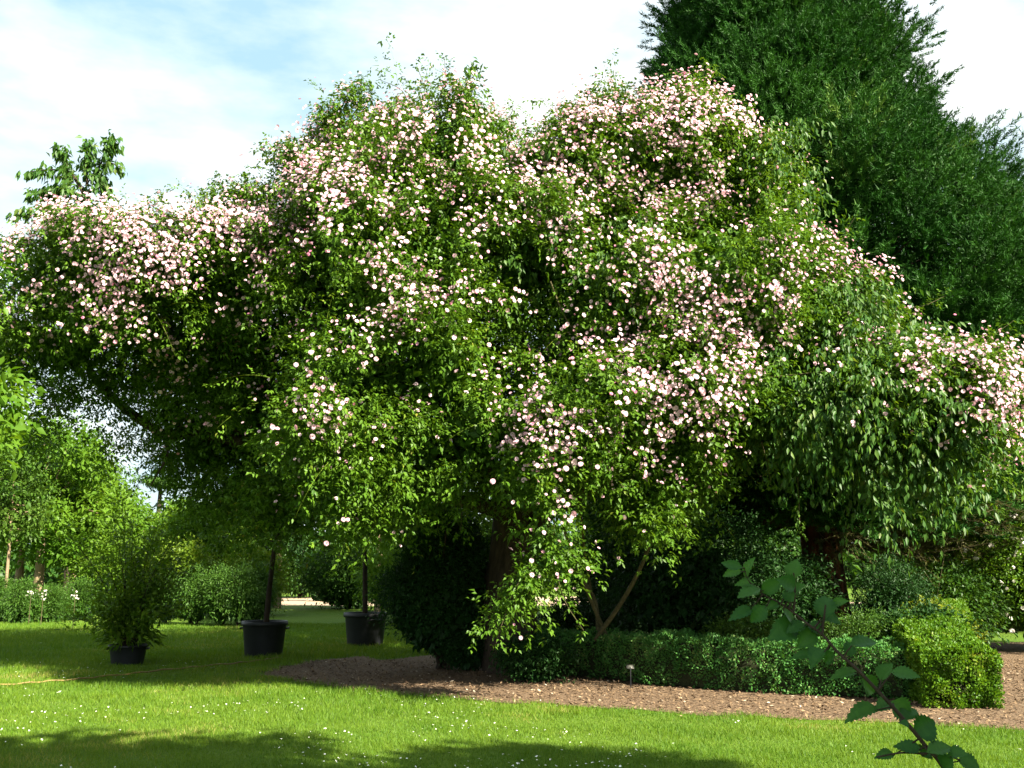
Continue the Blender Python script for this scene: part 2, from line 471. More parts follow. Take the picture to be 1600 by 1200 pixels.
LEFT_SHADE = [(130, 630, 15.4, 95, 45, 1.0), (60, 640, 15.0, 60, 60, .9), (180, 680, 15.6, 30, 40, .5), (350, 760, 15.2, 70, 40, .9), (440, 770, 14.8, 60, 50, .9)]

rose_base = gnd(925, 1010); rose_base = np.array((rose_base[0], 14.4, 0))
rose = root('rambling_rose', rose_base, 'huge rambling rose smothered in pale pink pompom blooms over an old cherry tree', 'rose bush')
bl = Blobs(ROSE, .24, .8)
Kc, Kn = bl.sample(9500, .86, 1.06, .84)
k = (noise(Kc, .7, 1) + .8 * noise(Kc, 1.5, 2) + R.normal(0, .3, len(Kc))) > -.42
Kc, Kn = Kc[k], Kn[k]
i = np.repeat(np.arange(len(Kc)), R.integers(5, 11, len(Kc)))
P = Kc[i] + R.normal(0, .07, (len(i), 3)); Nn = Kn[i]
Q, T = shoots(P, Nn, 4, R.uniform(.14, .46, len(P)), up=.30, out=.6, droop=.6, spread=.5)
crnd = R.random(len(Kc))[i]
parts = rose_leaves(Q, T, 5, .060, np.repeat(np.clip(crnd * .6 + .4 * R.random(len(P)), 0, 1), 4))
Ps, Ns = bl.sample(900, .98, 1.1, .95)
Qs, Ts = shoots(Ps, Ns, 9, R.uniform(.5, 1.1, len(Ps)), up=.7, out=.7, droop=.45, spread=.5)
parts += rose_leaves(Qs, Ts, 5, .052, np.repeat(.45 + .5 * R.random(len(Ps)), 9))
for q in range(8):
    parts.append(strands(Qs[:, q], Qs[:, q + 1] - Qs[:, q], np.linalg.norm(Qs[:, q + 1] - Qs[:, q], axis=1) * 1.15, .009, np.full(len(Ps), .95)))
# inner darkness: a dense layer further in and the far side of the bush
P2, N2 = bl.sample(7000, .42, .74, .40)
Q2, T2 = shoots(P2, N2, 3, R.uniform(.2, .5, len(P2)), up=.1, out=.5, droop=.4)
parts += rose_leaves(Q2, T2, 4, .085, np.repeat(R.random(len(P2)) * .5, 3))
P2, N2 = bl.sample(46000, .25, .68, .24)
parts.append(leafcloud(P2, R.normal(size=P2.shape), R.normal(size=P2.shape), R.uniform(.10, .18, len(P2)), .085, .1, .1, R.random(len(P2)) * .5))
bb = Blobs(ROSE_BACK)
P3, N3 = bb.sample(6500, .6, 1.05, .6)
Q3, T3 = shoots(P3, N3, 3, R.uniform(.2, .5, len(P3)), up=.2, out=.6, droop=.5)
parts += rose_leaves(Q3, T3, 4, .095)
# left underside, thin hanging foliage with sky between
ls_ = Blobs(LEFT_SHADE)
P4, N4 = ls_.sample(1700, .3, 1.1, .0)
k = noise(P4, .8, 2) > -.15; P4, N4 = P4[k], N4[k]
Q4, T4 = shoots(P4, N4, 4, R.uniform(.2, .6, len(P4)), up=-.1, out=.3, droop=.7)
parts += rose_leaves(Q4, T4, 5, .07)

# long free shoots breaking the outline (tips read from the photo)
TIPS = [((655, 190), (650, 98), 13.6), ((680, 170), (694, 88), 13.6), ((705, 200), (745, 108), 13.4), ((640, 170), (592, 124), 13.6), ((560, 220), (488, 176), 13.4),
        ((545, 240), (480, 215), 13.5), ((780, 200), (802, 160), 13.6), ((865, 220), (868, 172), 13.6), ((925, 190), (925, 140), 13.6), ((950, 190), (962, 112), 13.6),
        ((985, 180), (1000, 140), 13.6), ((1060, 200), (1105, 100), 13.3), ((1090, 230), (1140, 150), 13.3), ((1130, 250), (1165, 165), 13.3), ((1180, 230), (1225, 262), 13.2),
        ((1020, 190), (1030, 150), 13.5), ((1230, 360), (1255, 305), 13.0), ((1290, 430), (1335, 340), 13.0), ((1390, 480), (1478, 462), 12.8),
        ((340, 360), (345, 275), 14.0), ((250, 360), (255, 295), 14.0), ((190, 365), (175, 318), 14.0), ((430, 340), (425, 285), 13.8), ((60, 400), (28, 345), 14.0),
        ((830, 880), (775, 1005), 11.5), ((870, 900), (912, 985), 11.6), ((1500, 580), (1585, 500), 12.4), ((1230, 640), (1250, 830), 12.2), ((1190, 690), (1205, 760), 12.2),
        ((300, 640), (205, 770), 15.0), ((1010, 740), (1000, 830), 12.2), ((620, 760), (570, 860), 12.3), ((700, 760), (720, 830), 12.1), ((560, 780), (530, 870), 12.3)]
for (a, b, dd) in TIPS:
    p0, p1 = at(*a, dd), at(*b, dd + R.uniform(-.3, .2))
    ln = np.linalg.norm(p1 - p0)
    mid = (p0 + p1) / 2 + R.normal(0, .06, 3) + np.array((0, 0, .05))
    c = curve([p0, mid, p1], 12)
    st_ = Tubes(); st_.add(c, np.linspace(.008, .003, 12), 5); link('cane', st_.mesh('cane', M['cane']), rose)
    m = max(5, int(ln / .07))
    c2 = curve([p0, mid, p1], m)
    tt = unit(np.gradient(c2, axis=0))
    for _ in range(2):
        parts += rose_leaves(c2[None], tt[None], 5, .055)
fol = link('foliage', leafmesh('foliage', parts, M['rose_leaf']), rose)

# canes
def px_curve(pts, n=24): return curve([at(*p) for p in pts], n)
for pts, r0 in [([(930, 1000, 14.3), (975, 935, 14.0), (1008, 870, 13.7), (1025, 800, 13.4), (1015, 720, 13.2)], .035),
                ([(950, 1000, 14.4), (920, 930, 14.3), (900, 880, 14.1), (880, 820, 13.8), (870, 740, 13.4)], .03),
                ([(935, 1000, 14.5), (930, 940, 14.6), (905, 900, 14.4), (870, 860, 14.2), (850, 800, 13.8)], .03),
                ([(945, 1000, 14.5), (925, 930, 14.7), (912, 850, 14.4), (905, 760, 13.9)], .025),
                ([(860, 440, 12.0), (880, 490, 11.95), (905, 530, 12.0), (930, 570, 12.1)], .011),
                ([(905, 530, 12.0), (915, 545, 12.0), (940, 550, 12.1)], .007),
                ([(640, 560, 12.0), (590, 570, 11.9), (550, 560, 12.0)], .008), ([(870, 720, 11.6), (868, 780, 11.6), (865, 840, 11.6)], .007),
                ([(1140, 440, 12.0), (1000, 430, 11.95), (900, 425, 12.0)], .006), ([(1200, 590, 11.8), (1290, 580, 11.6)], .008)]:
    c = px_curve(pts)
    st_ = Tubes(); st_.add(c, np.linspace(r0, r0 * .6, len(c)), 7, .04); link('cane', st_.mesh('cane', M['cane']), rose)

# blooms: density over the bush, read from the photo (pixel centre, spread, weight)
DENS = [(140, 400, 85, 45, 1.0), (100, 420, 60, 60, .8), (230, 390, 80, 40, 1.1), (170, 470, 90, 40, 1.0), (300, 430, 60, 50, 1.0), (390, 370, 60, 40, 1.1), (260, 480, 70, 40, .8), (100, 540, 60, 40, .45), (240, 560, 90, 40, .35),
        (500, 290, 45, 50, 1.8), (480, 350, 40, 50, 1.2), (430, 370, 60, 40, 1.2), (660, 200, 100, 45, 1.1), (770, 220, 45, 50, .9), (560, 350, 40, 45, .7), (700, 260, 90, 50, .6), (600, 270, 60, 40, .5),
        (960, 200, 80, 40, 1.2), (1070, 190, 70, 45, 1.2), (880, 250, 50, 40, .8), (820, 270, 40, 30, .8), (1000, 250, 120, 50, .6), (1120, 290, 60, 60, .6),
        (1050, 430, 55, 45, 1.3), (1110, 500, 60, 55, 1.1), (1160, 560, 60, 40, .8), (1090, 620, 55, 50, 1.0), (1080, 670, 40, 40, .8), (1010, 590, 60, 40, .7), (1220, 480, 25, 60, .9), (1280, 545, 50, 15, .8), (1240, 570, 40, 25, .7),
        (1340, 420, 70, 30, .7), (1290, 370, 30, 25, .3), (1540, 610, 45, 50, 1.7), (1500, 570, 45, 25, 1.1), (1560, 660, 30, 40, 1.3), (1510, 700, 30, 40, .9), (1410, 590, 70, 25, .5), (1400, 520, 40, 30, .3),
        (700, 430, 80, 60, .30), (830, 470, 70, 60, .25), (620, 590, 120, 90, .16), (660, 670, 130, 60, .25), (850, 660, 100, 60, .33), (840, 600, 100, 50, .22), (900, 720, 60, 40, .3), (1060, 720, 40, 30, .6),
        (620, 420, 110, 90, .42), (560, 480, 70, 80, .3), (680, 330, 120, 60, .55), (760, 330, 80, 60, .4), (720, 640, 110, 60, .42), (780, 700, 90, 60, .42), (500, 620, 60, 60, .22), (180, 360, 130, 25, 1.4), (200, 500, 130, 45, 1.1), (90, 480, 50, 60, 1.0), (230, 430, 110, 50, 1.3), (960, 560, 80, 40, .5), (1330, 590, 90, 40, .35), (1000, 330, 120, 60, .45),
        (540, 800, 50, 30, .25), (850, 800, 60, 60, .25), (840, 900, 70, 70, .18), (420, 550, 90, 80, .13), (380, 430, 90, 50, .45), (470, 460, 90, 80, .14), (900, 380, 70, 60, .25), (1250, 620, 90, 40, .25), (780, 560, 120, 70, .15)]
def dens(P):
    X, Y = topx(P); s = np.zeros(len(P))
    for cx, cy, sx, sy, wt in DENS:
        s = np.maximum(s, wt * np.exp(-.5 * ((X - cx) / sx)**2 - .5 * ((Y - cy) / sy)**2))
    return s
Pc = Q[:, -1]; Nc = Nn
face = Nc @ unit(np.array((.25, -.75, .55)))
ok_ = face > -.1
Pc, Nc = Pc[ok_], Nc[ok_]
lumpy = np.clip(.8 + 1.0 * noise(Pc, .5, 2), .22, 2)
dn = dens(Pc); pr = np.where(dn < .45, dn * 2.4 + .10, dn * .9 + .75) * lumpy
k = R.random(len(Pc)) < pr * .95
Pc, Nc = Pc[k], Nc[k]
cnt = np.clip(R.poisson(.8 + 3.8 * np.clip(dens(Pc), 0, 1.5)), 1, 10)
idx = np.repeat(np.arange(len(Pc)), cnt)
FP = Pc[idx] + R.normal(0, .07, (len(idx), 3)) + Nc[idx] * .08 + np.array((0, -.03, .04))
FD = unit(Nc[idx] * .6 + np.array((.05, -.35, .25)) + R.normal(0, .35, (len(idx), 3)))
# same again along the back of the crown, thinner
Pb, Nb = bb.sample(5000, 1.0, 1.1, .97)
k = (Nb[:, 1] > .1) & (R.random(len(Pb)) < .25)
FP = np.concatenate((FP, Pb[k] + R.normal(0, .06, (k.sum(), 3)))); FD = np.concatenate((FD, Nb[k]))
nf = len(FP)
print('blooms', nf, 'clusters', len(Pc))
FS = R.uniform(.015, .028, nf)
FR = np.clip(R.beta(1.3, 2.2, nf), 0, .9); k = R.random(nf) < .10; FR[k] = R.uniform(.9, 1, k.sum()); FS[k] *= .75

def bloom_template(detail):
    V, F_ = [], []
    rings = [(1.0, .05, 8, .52), (.80, .28, 7, .5), (.52, .48, 6, .42), (.26, .58, 4, .3)] if detail else [(1.0, .08, 6, .62), (.72, .40, 5, .55), (.34, .58, 4, .4)]
    for q, (r, z, m, wd) in enumerate(rings):
        for j in range(m):
            a = 2 * math.pi * (j + .5 * (q % 2)) / m
            ca, sa = math.cos(a), math.sin(a)
            rb = r * .35
            b = len(V)
            for (rr_, ss, zz) in [(rb, -wd * .4, z - .12), (r * .95, -wd * .75, z), (r * 1.08, 0, z + .06), (r * .95, wd * .75, z), (rb, wd * .4, z - .12)]:
                V.append((ca * rr_ - sa * ss * r, sa * rr_ + ca * ss * r, zz))
            F_.append((b, b + 1, b + 2, b + 3, b + 4))
    return np.array(V), np.array(F_)
def frames(D):
    A = unit(np.cross(D, R.normal(size=D.shape))); B = np.cross(D, A)
    return A, B
def blooms(P, D, S, rn, detail=False):
    TV, TF = bloom_template(detail); A, B = frames(D)
    V = P[:, None] + (A[:, None] * TV[None, :, :1] + B[:, None] * TV[None, :, 1:2] + D[:, None] * TV[None, :, 2:]) * S[:, None, None]
    F_ = (np.arange(len(P))[:, None, None] * len(TV) + TF[None]).reshape(-1, TF.shape[1])
    return V.reshape(-1, 3), F_, np.repeat(rn, len(TF))
# the hundred nearest visible blooms are parts of their own
me = fol.data; nv = len(me.vertices); co = np.empty(nv * 3, np.float32); me.vertices.foreach_get('co', co)
co = co.reshape(-1, 3) + np.array(rose_base, np.float32)
nl = len(me.loops); ix = np.empty(nl, np.int32); me.loops.foreach_get('vertex_index', ix)
bvh = BVHTree.FromPolygons(co.tolist(), ix.reshape(-1, 3).tolist())
order = np.argsort(np.linalg.norm(FP - CAM, axis=1) / (FS / .027) ** .8)
pick = []
for i in order:
    v = Vector(CAM - FP[i]); ln = v.length
    o_ = Vector(FP[i]) + v.normalized() * .05
    if bvh.ray_cast(o_, v.normalized(), ln)[0] is None and FR[i] < .9: pick.append(i)
    if len(pick) >= 100: break
rest = np.setdiff1d(np.arange(nf), pick)
V, F_, r_ = blooms(FP[rest], FD[rest], FS[rest], FR[rest])
tag(link('bloom_mass', mesh_np('bloom_mass', V, [(5, F_)], M['petal'], [r_]), rose), kind='stuff')
tm = []
for q in range(3):
    V, F_, r_ = blooms(np.zeros((1, 3)), np.array([[0, 0, 1.0]]), np.array([1.0]), np.array([(.1, .3, .5)[q]]), True)
    tm.append(mesh_np('bloom', V, [(5, F_)], M['petal'], [r_]))
for q, i in enumerate(pick):
    o = bpy.data.objects.new('bloom', tm[q % 3]); COL.objects.link(o); o.parent = rose
    o.location = FP[i] - rose_base; o.scale = (FS[i] * 1.12,) * 3
    o.rotation_euler = Vector(FD[i]).to_track_quat('Z', 'Y').to_euler()

# cherry host
cb = np.array((at(800, 900, 15.3)[0], 15.3, 0.0))
cherry = root('cherry_tree', cb, 'old dark trunked cherry tree with long drooping leaves carrying the rambling rose', 'tree')
tr = Tubes()
tr.add(curve([cb + (0, 0, -.1), cb + (-.02, 0, .5), cb + (-.03, 0, 1.3), cb + (.06, .05, 2.4), cb + (.1, .1, 3.2)], 22), np.linspace(.46, .30, 22), 16, .035)
link('trunk', tr.mesh('trunk', M['bark']), cherry)
top = cb + np.array((.05, .05, 2.2))
for pts, r0 in [([(690, 600, 15), (600, 420, 15), (630, 320, 14.8)], .16), ([(900, 600, 15.2), (970, 420, 15), (1000, 310, 14.6)], .16), ([(500, 720, 15.2), (330, 680, 15.4), (240, 670, 15.4), (130, 560, 15.2), (128, 400, 15), (140, 300, 14.8)], .12),
                ([(1000, 720, 14.5), (1200, 640, 14), (1400, 600, 13.5)], .13), ([(820, 560, 14.5), (760, 350, 14.6)], .14), ([(1050, 680, 14.4), (1160, 480, 14.2), (1180, 330, 14)], .09)]:
    t_ = Tubes(); c = curve([top + R.normal(0, .1, 3)] + [at(*p) for p in pts], 26)
    t_.add(c, np.linspace(r0, r0 * .25, 26), 9, .05)
    for j in range(6, 25, 3):
        e = c[j] + R.normal(0, .7, 3) + np.array((0, 0, .3)); t_.add(curve([c[j], (c[j] + e) / 2 + R.normal(0, .12, 3), e], 8), np.linspace(r0 * .3, .008, 8), 5)
    link('limb', t_.mesh('limb', M['bark']), cherry)
cbl = Blobs(CHERRY)
Kc2, Kn2 = cbl.sample(760, .75, 1.10, .66)
k = noise(Kc2, .7, 1) + R.normal(0, .35, len(Kc2)) > -.35; Kc2, Kn2 = Kc2[k], Kn2[k]
i = np.repeat(np.arange(len(Kc2)), 4)
P = Kc2[i] + R.normal(0, .08, (len(i), 3)); Nn = Kn2[i]
Q, T = shoots(P, Nn, 6, R.uniform(.2, .6, len(P)), up=.15, out=.7, droop=.55, spread=.5)
cp = hang_leaves(Q, T, 2)
P, Nn = cbl.sample(900, .2, .65, 0); Q, T = shoots(P, Nn, 4, .4, droop=.4); cp += hang_leaves(Q, T, 2, .12)
tw = Tubes()
# upright tip over the left wing and a few free sprays
for pts in [[(128, 400, 14.6), (122, 345, 14.5), (135, 290, 14.4), (165, 255, 14.3), (190, 262, 14.3)], [(122, 345, 14.5), (100, 320, 14.4), (60, 330, 14.3), (22, 335, 14.2)],
            [(133, 300, 14.4), (110, 270, 14.4), (75, 265, 14.3), (40, 270, 14.3)], [(135, 290, 14.4), (138, 250, 14.4), (140, 222, 14.4)], [(145, 275, 14.4), (170, 235, 14.3), (178, 218, 14.3)],
            [(115, 325, 14.5), (80, 300, 14.4), (50, 305, 14.4)], [(130, 310, 14.4), (105, 295, 14.3), (85, 290, 14.4)], [(126, 330, 14.5), (90, 335, 14.4), (62, 345, 14.5)], [(700, 240, 13.5), (722, 170, 13.3), (745, 105, 13.2)],
            [(128, 300, 14.4), (100, 250, 14.4), (92, 235, 14.4)], [(150, 268, 14.4), (160, 285, 14.3), (165, 305, 14.3)]]:
    c = px_curve(pts, 14); tw = Tubes(); tw.add(c, np.linspace(.018, .005, 14), 5); link('twig', tw.mesh('twig', M['bark']), cherry)
    c2 = px_curve(pts, 26)[6:]; tt = unit(np.gradient(c2, axis=0))
    for _ in range(3): cp += hang_leaves(c2[None] + R.normal(0, .05, (1, len(c2), 3)), tt[None], 3, .12)
link('crown', leafmesh('crown', cp, M['cherry_leaf']), cherry)

# ------------------------------------------------------------------ giant conifer behind
sq_b = np.array((at(1300, 900, 20.0)[0], 20.0, 0.0))
seq = root('giant_conifer', sq_b, 'towering dark green conifer with billowing brushy foliage and red bark behind the rose', 'conifer tree')
H = 18.8
t_ = Tubes()
zz = np.linspace(-.1, H * .95, 30)
lean = -.035
axis = lambda z: np.stack((sq_b[0] - .12 + lean * z, np.full_like(z, 20.0), z), -1)
t_.add(axis(zz), np.interp(zz, [0, .6, 2, 10, 18.8], [.66, .45, .38, .28, .04]), 18, .03)
link('trunk', t_.mesh('trunk', M['red_bark']), seq)
def crown_r(z, a):
    r = np.interp(z, [2, 3.5, 7, 9, 11, 13, 15.5, 17.5, 18.8], [3.6, 4.8, 4.75, 3.9, 2.85, 2.1, 1.35, .6, .1])
    return r * (1 + .02 * np.cos(a)) * (1 + .06 * np.sin(a * 2 + 1) + .08 * np.sin(a * 5 + z) )
br = Tubes(); sp = []
nb = 260
for b in range(nb):
    z = 2.6 + (H - 3) * R.random()**1.15; a = R.uniform(0, 2 * math.pi)
    r = float(crown_r(np.array(z), a)) * R.uniform(.72, 1.0)
    o = axis(np.array([z]))[0]; dv = np.array((math.cos(a), math.sin(a), 0))
    c = curve([o, o + dv * r * .55 + np.array((0, 0, -.14 * r)), o + dv * r + np.array((0, 0, -.10 * r + .1))], 9); br.add(c, np.linspace(.05, .012, 9), 4)
nk = 1350                                     # billows: big brushy masses, each a handful of plumes
z = 2.4 + (H - 2.4) * R.random(nk)**1.2; a = R.uniform(0, 2 * math.pi, nk)
q = 1 - .30 * R.random(nk)**1.2
r = crown_r(z, a) * q
KB = axis(z) + np.stack((np.cos(a) * r, np.sin(a) * r, 0 * r), -1)
kk = noise(KB, 1.1, 0) + R.normal(0, .25, nk) > np.where(z > 11, -.5, -.85)
KB, a, z = KB[kk], a[kk], z[kk]; nk = len(KB)
DV = np.stack((np.cos(a), np.sin(a), 0 * a), -1)
i = np.repeat(np.arange(nk), 48)
off = np.clip(R.normal(0, 1, (len(i), 3)), -1.7, 1.7) * np.array((.33, .33, .20)) * R.uniform(.65, 1.3, nk)[i][:, None]
pb = KB[i] + off
pd = unit(off * 1.3 + DV[i] * .40 + np.array((0, 0, .48)) + R.normal(0, .2, (len(i), 3)))
rp = np.clip(R.random(nk)[i]**1.5 * .75 + R.random(len(i)) * .2, 0, 1)
j = np.repeat(np.arange(len(i)), 46)
PP = pb[j] + pd[j] * R.random((len(j), 1)) * .30 + R.normal(0, .018, (len(j), 3))
DD = pd[j] * .9 + R.normal(0, .55, (len(j), 3)) + np.array((0, 0, .1))
sp.append(strands(PP, DD, R.uniform(.05, .13, len(j)), .021, np.clip(rp[j] + R.random(len(j)) * .2, 0, 1)))
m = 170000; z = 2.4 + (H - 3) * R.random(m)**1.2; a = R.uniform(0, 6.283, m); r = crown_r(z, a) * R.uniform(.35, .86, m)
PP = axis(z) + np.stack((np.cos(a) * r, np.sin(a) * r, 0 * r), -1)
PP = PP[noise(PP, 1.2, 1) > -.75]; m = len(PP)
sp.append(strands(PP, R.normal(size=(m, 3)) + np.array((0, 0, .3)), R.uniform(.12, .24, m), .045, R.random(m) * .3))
link('branches', br.mesh('branches', M['bark']), seq)
link('crown', leafmesh('crown', sp, M['sequoia']), seq)
# low, thin, half bare branches sweeping out under the crown to the right
lb = Tubes(); lp = []
for j in range(34):
    a = R.uniform(-1.9, .2); z = R.uniform(2.0, 3.9)
    o = np.array((sq_b[0], 20, z)); r = R.uniform(2.6, 4.7)
    dv = np.array((math.cos(a), math.sin(a), 0))
    e = o + dv * r + np.array((0, 0, R.uniform(-.7, .2)))
    c = curve([o, (o + e) / 2 + np.array((0, 0, -.35)), e], 14); lb.add(c, np.linspace(.03, .006, 14), 5)
    for q in range(5, 14):
        for _ in range(5):
            e2 = c[q] + dv * .4 + R.normal(0, .30, 3); lb.add(np.array([c[q], (c[q] + e2) / 2 + R.normal(0, .03, 3), e2]), [.006, .004, .003], 3)
            m = 14; tt = R.random((m, 1)); lp.append(strands(c[q] + (e2 - c[q]) * tt, R.normal(size=(m, 3)) * .6 + dv, R.uniform(.05, .14, m), .012))
lo = link('low_branch', lb.mesh('low_branch', M['cane']), seq)
link('dry_foliage', leafmesh('dry_foliage', lp, M['twiggy']), seq)

# ------------------------------------------------------------------ hedges
def hedge(name, line, h, wd, n, mat, label, leaf=.034, cat='hedge', hh=None):
    line = np.asarray(line, float); b = line.mean(0); rt = root(name, (b[0], b[1], 0), label, cat)
    c = curve(np.column_stack((line, np.zeros(len(line)))), 40)
    T = unit(np.gradient(c, axis=0)); S = np.stack((T[:, 1], -T[:, 0], 0 * T[:, 0]), -1)
    hs = np.full(40, h) if hh is None else np.linspace(hh[0], hh[1], 40)
    # dark twiggy core
    prof = np.array([(-.38, .05), (-.42, .5), (-.36, .86), (0, .9), (.36, .86), (.42, .5), (.38, .05)])
    V = (c[:, None] + S[:, None] * prof[None, :, :1] * wd + np.array((0, 0, 1.0)) * prof[None, :, 1:] * hs[:, None, None]).reshape(-1, 3)
    V += R.normal(0, .015, V.shape); m = len(prof)
    V[:m] += T[0] * .12; V[-m:] -= T[-1] * .12
    i = np.arange(39)[:, None] * m; j = np.arange(m - 1)[None]
    Fq = np.stack((i + j, i + j + 1, i + m + j + 1, i + m + j), -1).reshape(-1, 4)
    e1 = np.array([[0, 1, 2, 3], [0, 3, 4, 5]]); e2 = e1 + 39 * m
    link('twigs', mesh_np('twigs', V, [(4, np.concatenate((Fq, e1, e2)))], M['core']), rt)
    # clipped leaf skin, loose at the surface
    u = R.random(n); f = u * 39; i = np.minimum(f.astype(int), 38); fr = (f - i)[:, None]
    C = c[i] * (1 - fr) + c[i + 1] * fr; SS = S[i]; TT = T[i]; hz = hs[i]
    per = R.random(n); s = np.where(per < .36, -1.0, np.where(per < .72, 1.0, 0.0))
    zt = np.where(s == 0, 1.0, R.random(n)**.8)
    st = np.where(s == 0, R.uniform(-.5, .5, n), s * (.5 - .08 * (1 - zt)))
    rnd_c = np.clip((zt - .8) / .2, 0, 1) * .06
    st = st - np.sign(st) * rnd_c
    P = C + SS * (st * wd)[:, None]; P[:, 2] = zt * hz
    nrm = np.where((s == 0)[:, None], np.array((0, 0, 1.0)), SS * s[:, None])
    # end caps
    ne = n // 9
    ee = R.integers(0, 2, ne); ci = np.where(ee == 0, 0, 39)
    Pe = c[ci] + S[ci] * R.uniform(-.5, .5, ne)[:, None] * wd; Pe[:, 2] = R.random(ne) * hs[ci] * .97
    nre = T[ci] * np.where(ee == 0, -1, 1)[:, None]
    Pe = Pe + nre * .05; P = np.concatenate((P, Pe)); nrm = np.concatenate((nrm, nre)); n2 = len(P)
    lump = .045 * noise(P, .35, 0) + .03 * noise(P, .13, 1)
    P = P + nrm * (lump + R.normal(0, .018, n2) - .012)[:, None]
    P[:, 2] = np.maximum(P[:, 2], .02)
    D = nrm * .7 + np.array((0, 0, .45)) + R.normal(0, .6, (n2, 3)); U = nrm + R.normal(0, .55, (n2, 3)) + SUNV * .2
    l = leaf * R.uniform(.6, 1.3, n2)
    k = R.random(n2) < np.clip(.75 + .55 * noise(P, .16, 2) + .3 * (P[:, 2] / h), .15, 1); 
    link('foliage', leafmesh('foliage', [leafcloud(P[k], D[k], U[k], l[k], l[k] * .62, .15, .05, np.clip(.5 + .25 * noise(P[k], .3, 1) + R.normal(0, .25, k.sum()), 0, 1))], mat), rt)
    return rt

hp = [gnd(*p) for p in [(850, 1052), (960, 1064), (1100, 1078), (1270, 1088), (1452, 1098)]]
hedge('box_hedge', [(p[0], p[1] + .36) for p in hp], .60, .70, 52000, M['box'], 'low clipped dark green box hedge running along the mulch bed', .036)
q0 = gnd(1508, 1108); q1 = at(1478, 900, 19.5)
hedge('privet_hedge', [(q0[0], q0[1] + .05), (q0[0] + .15, q0[1] + .9), (q0[0] + .9, q0[1] + 3.0), (q1[0], q1[1])], 1.05, .86, 110000, M['privet'], 'bright yellow green hedge running back beside the bark path on the right', .036, hh=(.60, 1.05))

# ------------------------------------------------------------------ shrubs
def shrub(name, base, rx, ry, h, n, mat, label, leaf=.05, asp=.5, cat='shrub', shape=None, group=None, lump=.22, up=.4, stems_n=7, core=True, inner=.35, nodes=3):
    """rounded bush: leafy shoots on a bumpy egg, with stems inside"""
    base = np.asarray(base, float); rt = root(name, base, label, cat, group)
    u = unit(R.normal(size=(n, 3))); u[:, 2] = np.abs(u[:, 2]) * np.where(R.random(n) < .22, -.6, 1)
    q = np.where(R.random(n) < inner, R.uniform(.35, .85, n), R.uniform(.82, 1.05, n))
    zc = .48
    zrel = zc + u[:, 2] * (1 - zc) * np.where(u[:, 2] < 0, .9, 1)
    rr = shape(zrel) if shape else 1.0
    P = np.stack((u[:, 0] * rx * rr, u[:, 1] * ry * rr, zrel * h), -1)
    q = q * (1 + lump * noise(P + base, max(rx, .3) * .7, 0) * .6 + lump * .5 * noise(P + base, max(rx, .3) * .3, 1))
    P[:, :2] *= q[:, None]; P[:, 2] = h * zc + (P[:, 2] - h * zc) * q
    P[:, 2] = np.maximum(P[:, 2], .03); P += base
    nr = unit(u)
    Q, T = shoots(P, nr, nodes, R.uniform(2.0, 5.0, n) * leaf, up=up, out=.7, droop=.25, spread=.5)
    Pn = Q.reshape(-1, 3); Tn = T.reshape(-1, 3); m = len(Pn)
    D = Tn + R.normal(0, .6, (m, 3)); U = np.array((0, 0, 1.0)) + R.normal(0, .6, (m, 3)) + SUNV * .2
    l = leaf * R.uniform(.6, 1.3, m)
    link('foliage', leafmesh('foliage', [leafcloud(Pn, D, U, l, l * asp, .18, .12, np.clip(np.repeat(R.random(n), nodes) * .7 + .3 * R.random(m), 0, 1))], mat), rt)
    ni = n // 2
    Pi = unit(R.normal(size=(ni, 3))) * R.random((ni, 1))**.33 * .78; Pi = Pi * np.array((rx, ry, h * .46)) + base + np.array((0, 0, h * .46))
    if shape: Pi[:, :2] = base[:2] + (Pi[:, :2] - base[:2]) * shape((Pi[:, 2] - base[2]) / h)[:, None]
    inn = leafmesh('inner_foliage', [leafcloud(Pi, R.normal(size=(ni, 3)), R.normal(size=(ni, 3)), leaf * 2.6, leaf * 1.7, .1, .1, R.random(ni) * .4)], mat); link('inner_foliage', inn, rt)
    ts = Tubes()
    for _ in range(stems_n):
        a = R.uniform(0, 6.28); e = base + np.array((math.cos(a) * rx * .6, math.sin(a) * ry * .6, h * R.uniform(.5, .9)))
        ts.add(curve([base + R.normal(0, .05, 3) * (1, 1, 0), (base + e) / 2 + R.normal(0, .08 * rx, 3), e], 10), np.linspace(.025, .008, 10) * max(.7, min(h / 1.5, 2)), 5)
    link('stem', ts.mesh('stem', M['bark']), rt)
    return rt

cone = lambda z: np.clip(1.12 - .85 * z, .1, 1)
colm = lambda z: np.clip(1.1 - .35 * z, .3, 1)
b = gnd(685, 1056)
shrub('yew_shrub', (b[0], b[1] + .95, 0), 1.12, .95, 2.45, 14000, M['yew'], 'large very dark evergreen bush at the left end of the mulch bed', .055, .38, shape=lambda z: np.clip(1.1 - .55 * z, .3, 1))
b = gnd(730, 1050)
shrub('box_shrub', (b[0], b[1] + .2, 0), .42, .38, .62, 2600, M['yew'], 'small rounded green bush at the foot of the very dark evergreen', .042, .6)
shrub('low_shrub', at(835, 900, 14.1) * (1, 1, 0), .42, .4, .5, 2200, M['yew'], 'low dark leafy shrub at the foot of the cherry trunk, left of the box hedge', .05, .6)
